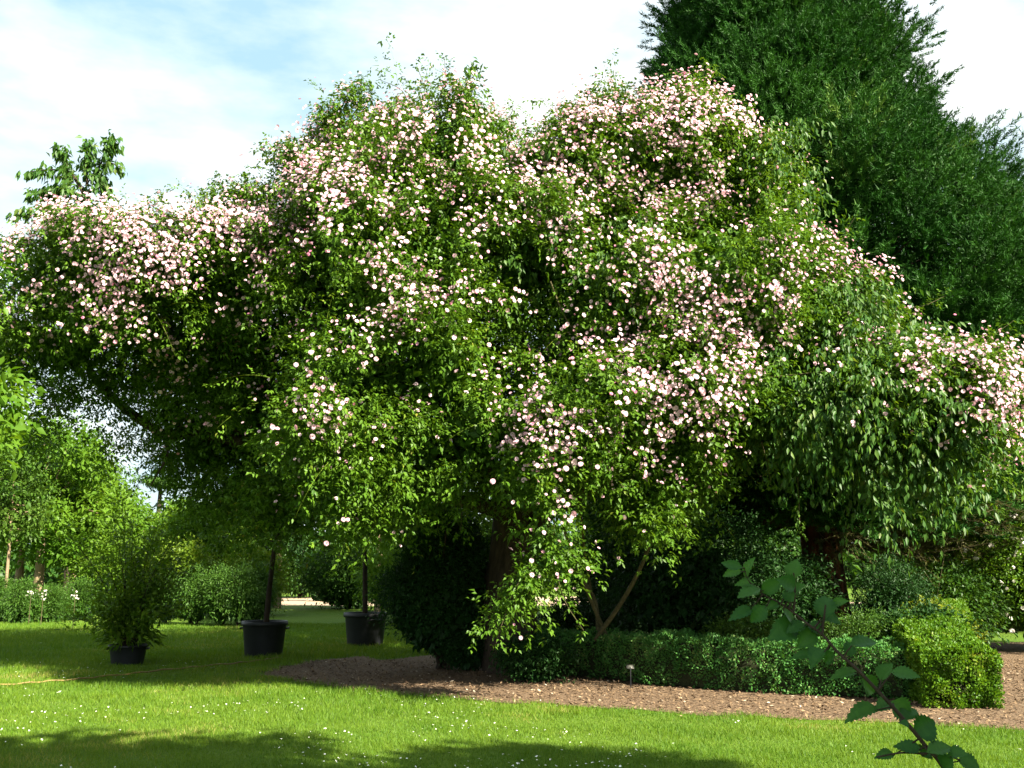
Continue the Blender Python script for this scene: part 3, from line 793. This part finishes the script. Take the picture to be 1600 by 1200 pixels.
# beds behind the hedge
def shr(px, d, rx, h, *a, **k):
    p = at(px, 900, d); return shrub(a[0], (p[0], d, 0), rx, rx * .9, h, *a[1:], **k)
shr(1080, 15.8, 1.25, 2.3, 'dark_shrub', 5500, M['yew'], 'dark bulky evergreen shrub behind the middle of the box hedge', leaf=.07)
shr(1190, 16.4, 1.1, 1.7, 'dark_shrub', 4500, M['yew'], 'dim mid green shrub in deep shade left of the red trunk', leaf=.07)
shr(1155, 13.9, .55, .78, 'low_shrub', 2200, M['olive'], 'low yellowish shrub poking above the box hedge in shade', leaf=.05)
shr(1392, 15.2, .52, 1.6, 'juniper_shrub', 5200, M['yew'], 'upright dark green juniper in front of the red trunk', leaf=.05, asp=.3)
shr(1345, 13.6, .5, .85, 'juniper_shrub', 3400, M['spruce'], 'low dark juniper mound just behind the box hedge', leaf=.045, asp=.3)
shr(1425, 13.7, .62, .95, 'low_shrub', 3400, M['yew'], 'broad dark shrub squeezed between juniper and yellow green hedge', leaf=.06)
shr(1455, 14.6, .42, .92, 'golden_shrub', 3600, M['gold'], 'golden yellow shrub beside the yellow green hedge', leaf=.05)
shr(1488, 18.0, .65, 1.45, 'laurel_shrub', 3600, M['tree_d'], 'loose deep green shrub behind the golden shrub', leaf=.08)
shr(900, 17.2, .7, .9, 'low_shrub', 2600, M['yew'], 'low dark shrub behind the cherry trunk', leaf=.06)
shr(960, 19.4, .8, 2.4, 'dark_shrub', 0 or 2200, M['tree_d'], 'open leafy shrub seen through the gap beside the slanting cane', leaf=.09)

# ivy on the conifer trunk
iv = root('ivy', sq_b + (0, -.8, 0), 'variegated ivy climbing the foot of the red trunked conifer', 'ivy')
n = 2400; z = R.random(n)**1.3 * 3.0; a = R.uniform(-math.pi, 0, n); rr_ = np.interp(z, [0, .6, 2, 3], [.73, .51, .45, .43])
k = (noise(np.column_stack((np.cos(a), np.sin(a), z)), .5, 1) > .15) | (z < .45); z, a, rr_ = z[k], a[k], rr_[k]; n = len(z)
P = np.column_stack((sq_b[0] + lean * z + np.cos(a) * rr_, 20 + np.sin(a) * rr_, z)); nr = np.column_stack((np.cos(a), np.sin(a), np.full(n, .2)))
link('foliage', leafmesh('foliage', [leafcloud(P, np.array((0, 0, -.6)) + R.normal(0, .5, (n, 3)) + nr * .3, nr + R.normal(0, .3, (n, 3)), R.uniform(.05, .10, n), R.uniform(.04, .08, n))], M['ivy']), iv)

# white rose shrub beyond the path, far right
wr = shr(1625, 19.0, 1.75, 2.6, 'white_rose_shrub', 11000, M['tree_a'], 'bright green shrub rose with scattered white blooms by the path on the right', cat='rose bush', leaf=.065)
p = at(1625, 900, 19.0); m = 330
u = unit(R.normal(size=(m, 3)) + np.array((-.2, -.9, .2))); PW = np.array((p[0], 19.0, 1.35)) + u * np.array((1.78, 1.6, 1.35)) * (1.02 + .1 * R.random((m, 1)))
PW = PW[PW[:, 2] > .35]; m = len(PW)
V, F_, r_ = blooms(PW, unit(u[:m] + R.normal(0, .3, (m, 3))), R.uniform(.022, .05, m), R.random(m))
tag(link('bloom_mass', mesh_np('bloom_mass', V, [(5, F_)], M['white_petal'], [r_]), wr), kind='stuff')
shr(1590, 24.5, 1.9, 2.6, 'green_shrub', 4200, M['tree_c'], 'sunlit light green shrub at the far end of the bark path', leaf=.12)

# ------------------------------------------------------------------ trees
def tree(name, base, h, crown_z, rx, rz, n, mat, bark, label, trunk_r=.14, leaf=.13, asp=.6, clumps=34, group=None, lean_=(0, 0), cat='tree', crs=.42, ncl=None):
    base = np.asarray(base, float); rt = root(name, base, label, cat, group)
    cc = base + np.array((lean_[0], lean_[1], crown_z))
    t_ = Tubes(); fork = cc - np.array((0, 0, rz * .45))
    t_.add(curve([base - (0, 0, .05), base + (fork - base) * .5 + R.normal(0, .03 * h / 5, 3) * (1, 1, 0), fork, cc + (0, 0, rz * .5)], 20), np.linspace(trunk_r, trunk_r * .3, 20), 10, .03)
    link('trunk', t_.mesh('trunk', bark), rt)
    u = unit(R.normal(size=(clumps, 3))); q = R.random(clumps)**.45
    K = cc + u * np.array((rx, rx, rz)) * q[:, None] * .85
    li = Tubes()
    for c in K[::2]:
        s = fork + (cc - fork) * R.uniform(0, 1.0)
        li.add(curve([s, (s + c) / 2 + R.normal(0, .06 * rx, 3), c], 8), np.linspace(trunk_r * .35, .01, 8), 5)
    link('limbs', li.mesh('limbs', bark), rt)
    i = R.integers(0, clumps, n); sz = R.uniform(.6, 1.2, clumps)[i][:, None]
    g = unit(R.normal(size=(n, 3))) * (R.random((n, 1))**.5)
    P = K[i] + g * np.array((rx * crs, rx * crs, rz * crs * .7)) * sz
    D = g * .6 + R.normal(0, .6, (n, 3)) + np.array((0, 0, -.25)); U = np.array((0, 0, 1.0)) + R.normal(0, .5, (n, 3))
    l = leaf * R.uniform(.6, 1.3, n)
    link('crown', leafmesh('crown', [leafcloud(P, D, U, l, l * asp, .15, .15, np.clip(R.random(clumps)[i] * .6 + .4 * R.random(n), 0, 1))], mat), rt)
    return rt
def tr_(px, d, *a, **k):
    p = at(px, 900, d); return tree(a[0], (p[0], d, 0), *a[1:], **k)

G = 'trees beyond the lawn'
tr_(60, 33, 'broadleaf_tree', 7.0, 3.8, 2.7, 2.9, 19000, M['tree_a'], M['pale_bark'], 'full bright green tree at the left edge beyond the lawn', trunk_r=.2, group=G, leaf=.17)
tr_(115, 36, 'broadleaf_tree', 6.6, 3.6, 2.0, 2.6, 11000, M['tree_a'], M['pale_bark'], 'second bright green tree from the left edge, behind the spiky potted shrub', trunk_r=.16, group=G, leaf=.17)
tr_(28, 35, 'broadleaf_tree', 8, 4.4, 2.8, 2.5, 12000, M['tree_a'], M['pale_bark'], 'tall tree with a stout reddish trunk at the far left', trunk_r=.17, group=G, leaf=.17)
tr_(262, 40, 'broadleaf_tree', 4.4, 2.6, 1.6, 1.7, 8000, M['tree_b'], M['bark'], 'yellowish green small tree under the gap of sky', group=G, leaf=.15)
tr_(325, 34, 'broadleaf_tree', 4.2, 2.5, 1.7, 1.6, 8000, M['tree_a'], M['bark'], 'green tree with a dark slim trunk between the clipped conifers', group=G, trunk_r=.12, leaf=.15)
tr_(435, 36.5, 'broadleaf_tree', 5.5, 4.0, 2.4, 1.9, 12000, M['tree_d'], M['pale_bark'], 'tree with a pale straight trunk behind the left potted tree', group=G, trunk_r=.16, leaf=.15)
tr_(592, 34, 'broadleaf_tree', 5.5, 4.2, 2.2, 2.0, 11000, M['tree_a'], M['pale_bark'], 'tree with a pale trunk just right of the second potted tree', group=G, trunk_r=.16, leaf=.15)
tr_(705, 30, 'broadleaf_tree', 5.5, 3.5, 2.2, 2.2, 10000, M['tree_b'], M['bark'], 'green tree in half light behind the very dark evergreen bush', group=G, leaf=.15)
tr_(540, 55, 'broadleaf_tree', 7.5, 4.6, 3.2, 2.7, 9000, M['tree_d'], M['bark'], 'deep green tree standing beyond the sandy strip', group=G, leaf=.22)
tr_(370, 58, 'broadleaf_tree', 6.2, 3.8, 3.4, 2.4, 9000, M['tree_c'], M['bark'], 'sunlit pale green tree far behind the clipped conifers', group=G, leaf=.22)
tr_(930, 33, 'broadleaf_tree', 5.5, 4.2, 2.3, 1.9, 8000, M['tree_d'], M['bark'], 'dark tree seen through the gap beside the slanting cane', group=G, leaf=.15)
tr_(1060, 30, 'broadleaf_tree', 6.5, 4.0, 3.0, 3.0, 10000, M['tree_d'], M['bark'], 'shaded tree behind the middle of the box hedge', group=G, leaf=.17)
tr_(1180, 32, 'broadleaf_tree', 6.5, 3.6, 3.0, 3.0, 10000, M['tree_d'], M['bark'], 'shaded tree just left of the conifer trunk', group=G, leaf=.17)
tr_(1620, 34, 'broadleaf_tree', 7.0, 4.2, 3.6, 3.2, 11000, M['tree_c'], M['bark'], 'sunlit tree at the right edge beyond the path', group=G, leaf=.2)
tr_(1470, 34, 'broadleaf_tree', 6.5, 3.7, 3.0, 2.8, 9000, M['tree_b'], M['bark'], 'olive green tree behind the low conifer branches', group=G, leaf=.17)
tr_(-40, 46, 'broadleaf_tree', 10, 6.0, 3.4, 3.6, 12000, M['tree_a'], M['bark'], 'large tree filling the left edge above the stout reddish trunk', group=G, leaf=.22)
tr_(105, 50, 'broadleaf_tree', 9, 5.2, 3.0, 3.2, 11000, M['tree_d'], M['bark'], 'large deep green tree behind the bright ones at the left', group=G, leaf=.22)
tr_(190, 44, 'broadleaf_tree', 5.6, 3.2, 1.8, 2.0, 9000, M['tree_a'], M['pale_bark'], 'mid sized green tree left of the gap of sky', group=G, leaf=.17)
tr_(10, 29.5, 'broadleaf_tree', 5, 3.5, 1.3, 1.6, 7000, M['olive'], M['pale_bark'], 'slim grey green young tree at the left edge', group=G, leaf=.12, trunk_r=.06)
# weeping cedar outline in the gap
tr_(242, 62, 'weeping_cedar', 7.3, 6.6, 1.5, .55, 2600, M['spruce'], M['bark'], 'flat topped weeping cedar far off in the gap of sky', leaf=.3, asp=.25, group=None, clumps=14, trunk_r=.2, crs=.5)

# far wood closing the view
n = 60000
px_ = R.uniform(-900, 2500, n); d = R.uniform(62, 90, n)
X = (px_ - 800) / F * d
ht = 4.4 + 1.3 * noise(np.column_stack((X, d * 0, d * 0)), 7, 0) + .8 * noise(np.column_stack((X, d * .3, d * 0)), 3, 1)
P = np.column_stack((X, d, R.random(n)**.8 * np.maximum(ht, 1.5)))
l = R.uniform(.4, .9, n)
me = leafmesh('far_wood', [leafcloud(P, R.normal(size=(n, 3)), np.array((0, -.4, 1.0)) + R.normal(0, .5, (n, 3)), l, l * .6)], M['tree_d'])
tag(link('far_wood', me), 'distant dark green wood closing the view beyond the trees', 'wood', kind='stuff')

# near tree whose twigs hang in at the left edge
tree('overhanging_tree', at(-330, 900, 9.0) * (1, 1, 0), 6.2, 3.35, 1.42, 1.85, 15000, M['tree_a'], M['bark'], 'light green leafy tree reaching in at the left edge of the picture', leaf=.10, clumps=46, trunk_r=.14, lean_=(.60, -.2), crs=.34)

# potted row conifers, young spruces, shrubs beyond the lawn
cc_ = shrub('columnar_conifer', (0, 0, 0), .38, .38, 1.5, 3200, M['olive'], 'x', 'conifer', .07) if False else None
proto = shrub('clipped_conifer', at(305, 900, 26.5) * (1, 1, 0), .46, .46, 1.45, 3000, M['spruce'], 'clipped dark conifer, leftmost of the row behind the left potted tree', .07, .3, cat='conifer', shape=colm, group='clipped conifers in a row', stems_n=4)
for px, d, s, hs_, lb_ in [(350, 26.2, 1.05, 1.0, 'clipped dark conifer, second from left in the row behind the left potted tree'),
                           (378, 26.0, 1.0, 1.04, 'clipped dark conifer, third from left in the row behind the left potted tree'),
                           (403, 26.6, .95, 1.08, 'clipped conifer nearest the left potted tree, rightmost of its row'),
                           (262, 27.0, .9, .95, 'clipped dark conifer half hidden behind the spiky potted shrub')]:
    o = copy_tree(proto); o.location = at(px, 900, d) * (1, 1, 0); o.scale = (s, s, hs_); o.rotation_euler.z = R.uniform(0, 6); o['label'] = lb_
sp0 = shrub('young_spruce', at(40, 900, 27.5) * (1, 1, 0), .6, .6, .95, 2600, M['spruce'], 'young spruce mound, second from the left edge of the lawn border', .09, .2, cat='spruce', shape=cone, group='young spruces along the lawn border', stems_n=3)
for px, d, s, lb_ in [(-5, 28.5, 1.05, 'young spruce mound cut by the left edge of the picture'), (85, 28.0, .85, 'small young spruce below the white flower spikes'), (128, 29, 1.0, 'young spruce just left of the spiky potted shrub')]:
    o = copy_tree(sp0); o.location = at(px, 900, d) * (1, 1, 0); o.scale = (s,) * 3; o.rotation_euler.z = R.uniform(0, 6); o['label'] = lb_
shr(288, 30, .75, 2.0, 'lime_shrub', 3600, M['tree_c'], 'sunlit yellow green bush behind the clipped conifers', leaf=.11)
shr(400, 31, .7, 1.9, 'lime_shrub', 3000, M['tree_c'], 'bright lime bush beside the left potted tree trunk', leaf=.11)
shr(545, 36, 1.5, 1.9, 'dark_shrub', 4200, M['tree_d'], 'broad dark bush on the sandy strip behind the second potted tree', leaf=.12)
shr(470, 47, 1.2, 2.3, 'topiary_shrub', 2600, M['tree_d'], 'multi stemmed dark bush on the far sandy strip', leaf=.14)
shr(190, 33, 1.3, 2.2, 'green_shrub', 4200, M['tree_b'], 'mid green bush behind the spiky potted shrub', leaf=.12)
shr(640, 27, 1.2, 2.2, 'green_shrub', 4200, M['tree_a'], 'green bush glimpsed between potted tree and very dark evergreen', leaf=.10)
# white flower spikes at the left
def spike(px, py0, py1, d, lb_):
    b = at(px, 900, d) * (1, 1, 0); rt = root('flower_spike', b, lb_, 'flower', 'white flower spikes by the young spruces')
    z1 = at(px, py1, d)[2]; z0 = at(px, py0, d)[2]
    t = Tubes(); t.add(np.array([b, b + (0, 0, z1)]), [.012, .006], 5); link('stem', t.mesh('stem', M['cane']), rt)
    m = 11; z = R.uniform(z0, z1, m); P = np.column_stack((b[0] + R.normal(0, .05, m), b[1] + R.normal(0, .05, m), z))
    V, F_, r_ = blooms(P, unit(np.array((0, -.6, -.3)) + R.normal(0, .5, (m, 3))), np.full(m, .022), R.random(m)); tag(link('petals', mesh_np('petals', V, [(5, F_)], M['white_petal'], [r_]), rt), kind='stuff')
spike(51, 932, 921, 26.5, 'white flower spike nearest the stout reddish trunk'); spike(70, 937, 920, 26.5, 'white flower spike between two others'); spike(120, 936, 921, 25, 'white flower spike beside the spiky potted shrub')

# spiral topiary far off
tb = at(495, 900, 43) * (1, 1, 0); tp = root('cloud_topiary', tb, 'dark topiary of stacked clipped balls on the sandy strip', 'topiary')
t = Tubes(); t.add(curve([tb, tb + (.1, 0, .8), tb + (-.3, 0, 1.7), tb + (-.7, 0, 2.2)], 14), np.linspace(.05, .02, 14), 6); link('stem', t.mesh('stem', M['bark']), tp)
for (dx, z, r) in [(.1, .35, .28), (-.05, 1.05, .36), (-.5, 1.75, .42), (-.85, 2.3, .38), (1.3, .65, .55)]:
    n = 700; u = unit(R.normal(size=(n, 3))); P = tb + np.array((dx, 0, z)) + u * r * R.uniform(.7, 1.05, (n, 1))
    link('foliage_ball', leafmesh('foliage_ball', [leafcloud(P, u + R.normal(0, .5, (n, 3)), u + R.normal(0, .5, (n, 3)), .11, .06)], M['yew']), tp)

# ------------------------------------------------------------------ potted plants
def pot(rt, r, h):
    V, F_ = lathe([(0.01, 0), (r * .80, 0), (r * .82, .02), (r * .95, h * .86), (r * .96, h * .87), (r * 1.02, h * .87), (r * 1.03, h * .93), (r * 1.02, h), (r * .97, h), (r * .94, h * .93), (r * .93, h * .88)], 48)
    o = link('pot', mesh_np('pot', V, [(4, F_)], M['pot'], smooth=False), rt, True)
    V, F_ = lathe([(r * .935, h * .90), (r * .5, h * .915), (.005, h * .93)], 40); link('soil', mesh_np('soil', V, [(4, F_)], M['soil']), rt, True)
    # two lifting lugs on the rim
    for s in (-1, 1):
        t = Tubes(); a = np.linspace(-.28, .28, 9); t.add(np.column_stack((s * np.cos(a) * r * 1.06, np.sin(a) * r * 1.06, h * .80 + .0 * a)), .018, 6)
        link('handle', t.mesh('handle', M['pot']), rt, True)

pb = at(417, 900, 17.8) * (1, 1, 0)
pt = root('potted_tree', pb, 'young tree with a bare trunk in a big black pot, left one on the lawn', 'potted tree', 'young trees in big black pots')
pot(pt, .39, .60)
def local_tube(pts, r0, r1, n=16, seg=8): 
    t = Tubes(); t.add(curve(np.array(pts, float), n), np.linspace(r0, r1, n), seg, .03); return t
link('trunk', local_tube([(.02, 0, .5), (.06, 0, 1.2), (.12, 0, 1.9), (.25, .02, 2.5), (.38, 0, 3.1)], .052, .025).mesh('trunk', M['bark']), pt, True)
t = Tubes(); K = []
for j in range(16):
    z = R.uniform(1.9, 2.9); a = R.uniform(0, 6.28); r = R.uniform(.5, 1.2)
    s = np.array((.02 + (z - .5) * .12, 0, z)); e = s + np.array((math.cos(a) * r, math.sin(a) * r, R.uniform(-.1, .6))); K.append(e); K.append((s + e) / 2)
    t.add(curve([s, (s + e) / 2 + (0, 0, .1), e], 8), np.linspace(.016, .005, 8), 5)
link('limbs', t.mesh('limbs', M['bark']), pt, True)
K = np.array(K); n = 3600; i = R.integers(0, len(K), n)
P = K[i] + R.normal(0, .17, (n, 3)); l = R.uniform(.05, .10, n)
link('crown', leafmesh('crown', [leafcloud(P, R.normal(0, .6, (n, 3)) + np.array((0, 0, -.5)), np.array((0, -.2, 1.0)) + R.normal(0, .5, (n, 3)), l, l * .55)], M['tree_a']), pt, True)
for px, d, rz, lb_ in [(573, 20.2, 2.2, 'young tree in a big black pot half hidden by the very dark evergreen'), (956, 30.0, 4.1, 'distant young tree in a black pot seen past the slanting cane')]:
    o = copy_tree(pt); o.location = at(px, 900, d) * (1, 1, 0); o.rotation_euler.z = rz; o['label'] = lb_
    o.scale = (1.1, 1.1, 1.05)

ps_ = at(208, 900, 16.4) * (1, 1, 0)
ps = root('potted_shrub', ps_, 'tall airy shrub with narrow leaves in a low black pot on the lawn', 'potted shrub')
pot(ps, .30, .31)
t = Tubes(); fp = []
for j in range(30):
    a = R.uniform(0, 6.28); r = R.uniform(.15, 1.3); hh = R.uniform(1.0, 3.0) * (1 - .25 * r)
    e = np.array((math.cos(a) * r, math.sin(a) * r, hh)); s = np.array((math.cos(a) * .08, math.sin(a) * .08, .25))
    c = curve([s, s + (e - s) * .5 + np.array((-math.cos(a) * .12 * r, -math.sin(a) * .12 * r, .1)), e], 20); t.add(c[:], np.linspace(.013, .004, 20), 5)
    for q in range(5, 20):
        m = 17; P = c[q] + R.normal(0, .09, (m, 3)); l = R.uniform(.06, .13, m)
        fp.append(leafcloud(P, np.array((0, 0, .5)) + e * np.array((.5, .5, 0)) + R.normal(0, .6, (m, 3)), R.normal(0, .5, (m, 3)) + np.array((0, -.3, 1)), l, l * .38, .1, .2))
m = 130; a = R.uniform(0, 6.28, m); P = np.column_stack((np.cos(a) * R.uniform(.15, .5, m), np.sin(a) * R.uniform(.15, .5, m), R.uniform(.3, .55, m)))
fp.append(leafcloud(P, np.column_stack((np.cos(a), np.sin(a), R.normal(-.3, .3, m))), np.array((0, 0, 1.0)) + R.normal(0, .3, (m, 3)), .16, .05, .1, .25))
link('stem', t.mesh('stem', M['bark']), ps, True); link('foliage', leafmesh('foliage', fp, M['tree_b']), ps, True)

# ------------------------------------------------------------------ hose, plant label
t = Tubes(); hz = [gnd(*p) for p in [(-120, 1092), (0, 1075), (130, 1064), (270, 1049), (390, 1037), (440, 1030)]]
c = curve([h_ + np.array((0, 0, .035)) for h_ in hz], 60); c[:, 0] += .02 * np.sin(np.arange(60) * .9); c[:, 2] += .008 * np.sin(np.arange(60) * 1.7)
t.add(c, .011, 8)
o = link('garden_hose', t.mesh('garden_hose', M['hose'])); tag(o, 'thin tan garden hose lying straight across the shaded lawn', 'hose')
lb0 = gnd(985, 1074); lb0 = np.array((lb0[0], lb0[1] - .05, 0)); pl = root('plant_label', lb0, 'small pale plant label on a stake in front of the box hedge', 'plant label')
V = np.array([(x_, y_, z_) for x_ in (-.05, .05) for y_ in (-.004, .004) for z_ in (.0, .055)])
V = V @ np.array([(1, 0, 0), (0, .8, .6), (0, -.6, .8)]).T * 1.0 + np.array((0, 0, .24))
FQ = np.array([(0, 1, 3, 2), (4, 6, 7, 5), (0, 4, 5, 1), (2, 3, 7, 6), (1, 5, 7, 3), (0, 2, 6, 4)])
link('plate', mesh_np('plate', V, [(4, FQ)], M['plate']), pl, True)
t = Tubes(); t.add(np.array([(0, 0, -.05), (0, 0, .12), (0, .0, .26)]), .007, 6); link('stake', t.mesh('stake', M['pot']), pl, True)

# ------------------------------------------------------------------ hazel sapling close to the camera
HZ = 2.25
hb = at(1640, 1500, 2.3); hb = np.array((hb[0] - .05, 2.3, 0))
hz_ = root('hazel_sapling', hb, 'hazel sapling with jagged green leaves close to the camera at lower right', 'sapling')
ST = [(1700, 1560, 2.2), (1560, 1330, 2.2), (1475, 1200, 2.2), (1450, 1170, 2.2), (1417, 1130, 2.2), (1387, 1096, 2.2), (1340, 1047, 2.22), (1310, 1020, 2.24), (1285, 992, 2.26), (1262, 975, 2.28), (1237, 955, 2.3), (1215, 940, 2.3), (1194, 930, 2.32), (1170, 908, 2.34), (1163, 888, 2.34)]
t = Tubes(); c = curve([hb + (0, 0, -.03), hb + (-.02, 0, .25)] + [at(*p) for p in ST], 60); t.add(c, np.linspace(.0062, .0010, 60), 8, .04)
LEAVES = [((1164, 903), (1176, 870), 22), ((1160, 887), (1126, 878), 16), ((1160, 893), (1128, 898), 18), ((1178, 912), (1148, 912), 16), ((1188, 920), (1152, 930), 30), ((1190, 925), (1222, 906), 24), ((1242, 918), (1216, 904), 28),
          ((1240, 905), (1244, 873), 28), ((1238, 928), (1256, 912), 24), ((1240, 940), (1222, 926), 20), ((1217, 943), (1198, 952), 16), ((1176, 950), (1140, 966), 20), ((1198, 948), (1172, 972), 26), ((1222, 952), (1248, 978), 24),
          ((1250, 975), (1202, 996), 40), ((1260, 977), (1228, 988), 26), ((1272, 985), (1246, 1012), 32), ((1290, 968), (1287, 928), 34), ((1284, 968), (1316, 972), 34), ((1300, 945), (1324, 937), 16), ((1262, 975), (1288, 992), 22),
          ((1328, 1008), (1374, 996), 24), ((1328, 1028), (1324, 1000), 20), ((1295, 1020), (1232, 1026), 20), ((1290, 1017), (1264, 1042), 32), ((1305, 1020), (1288, 1036), 22), ((1340, 1050), (1298, 1056), 18), ((1346, 1056), (1368, 1084), 30),
          ((1376, 1064), (1394, 1036), 30), ((1392, 1050), (1438, 1056), 24), ((1392, 1098), (1368, 1110), 24), ((1392, 1096), (1424, 1122), 36), ((1412, 1126), (1432, 1104), 26), ((1374, 1108), (1318, 1124), 32), ((1428, 1146), (1462, 1126), 42),
          ((1440, 1172), (1396, 1164), 24), ((1398, 1180), (1366, 1184), 20), ((1448, 1176), (1488, 1166), 26), ((1480, 1180), (1512, 1178), 26), ((1488, 1180), (1472, 1204), 30), ((1496, 1188), (1534, 1204), 30), ((1440, 1182), (1452, 1174), 28), ((1405, 1128), (1420, 1135), 14)]
Vs, Fs, Rs, o_ = [], [], [], 0
TT_ = np.linspace(0, 1, 17); WW = np.interp(TT_, [0, .08, .2, .32, .45, .6, .75, .88, 1], [.05, .42, .80, .97, 1.0, .86, .60, .30, 0])
for (a, b, wpx) in LEAVES:
    d0 = 2.2 + .14 * np.clip((1450 - a[0]) / 290, 0, 1) + R.normal(0, .02)
    p0 = at(*a, d0); p1 = at(*b, d0 + R.uniform(-.035, .035))
    D = p1 - p0; ln = np.linalg.norm(D); D /= ln
    view = unit((CAM - p0)[None])[0]; U = unit((view * .75 + np.array((0, 0, .55)) + R.normal(0, .25, 3))[None])[0]
    S = np.cross(D, U); S /= np.linalg.norm(S); U = np.cross(S, D); wd = wpx * d0 / F * 1.12
    sign = 1 if U @ view > 0 else -1; U *= sign
    wd *= .9; cols = [-1, -.55, 0, .55, 1]; curl = R.uniform(.05, .22); fold = R.uniform(.25, .75)
    for ti, (tt, ww) in enumerate(zip(TT_, WW)):
        for cc in cols:
            jag = 1 + (.12 * (1 if (ti % 2) else -1) if abs(cc) == 1 else 0)
            tz = tt + (.03 if abs(cc) == 1 and ti % 2 else 0)
            x_ = cc * ww * .5 * wd * jag
            Vs.append(p0 + D * ln * tz + S * x_ + U * (abs(cc) * ww * wd * .5 * fold - curl * ln * tt**2 + .012 * ln * math.sin(ti * 2.4 + cc)))
    for ti in range(len(TT_) - 1):
        for ci in range(4):
            k0 = o_ + ti * 5 + ci; Fs.append((k0, k0 + 1, k0 + 6, k0 + 5))
    Rs += list(np.clip(R.random() * .75 + np.tile([0, .14, .14, 0], 16) + R.normal(0, .07, 64), 0, 1)); o_ += len(TT_) * 5
    # stalk back to the stem
    j = np.argmin(np.linalg.norm(c - p0, axis=1)); t.add(np.array([c[j], (c[j] + p0) / 2, p0 + D * ln * .1]), [.0022, .0018, .0012], 5)
for pts in [[(1240, 955, 2.3), (1242, 925, 2.31), (1240, 895, 2.31)], [(1285, 990, 2.26), (1287, 970, 2.26), (1290, 945, 2.26)], [(1447, 1178, 2.2), (1410, 1176, 2.2), (1370, 1183, 2.2)], [(1462, 1185, 2.2), (1480, 1180, 2.2), (1500, 1188, 2.2)]]:
    t.add(px_curve(pts, 8), np.linspace(.003, .0018, 8), 6)
link('stem', t.mesh('stem', M['bark']), hz_)
link('foliage', mesh_np('foliage', np.array(Vs), [(4, np.array(Fs))], M['hazel'], [np.array(Rs)], smooth=True), hz_)

# ------------------------------------------------------------------ trees behind the photographer: they throw the foreground shade
tree('shade_tree', (5.2, .5, 0), 12, 7.9, 2.4, 1.5, 8000, M['tree_a'], M['bark'], 'tall leafy tree standing behind the photographer to the right, out of the picture', leaf=.22, trunk_r=.25, clumps=60, crs=.3)
tree('shade_tree', (9.0, .0, 0), 10, 7.9, 2.0, 1.4, 7000, M['tree_a'], M['bark'], 'broad leafy tree standing to the right of the photographer, out of the picture', leaf=.22, trunk_r=.25, clumps=60, crs=.3)
tree('shade_tree', (6.0, -2.3, 0), 8, 6.3, 1.7, 1.5, 9000, M['tree_a'], M['bark'], 'smaller leafy tree behind the photographer whose shadow falls on the hazel, out of the picture', leaf=.2, trunk_r=.15, clumps=40, crs=.34)
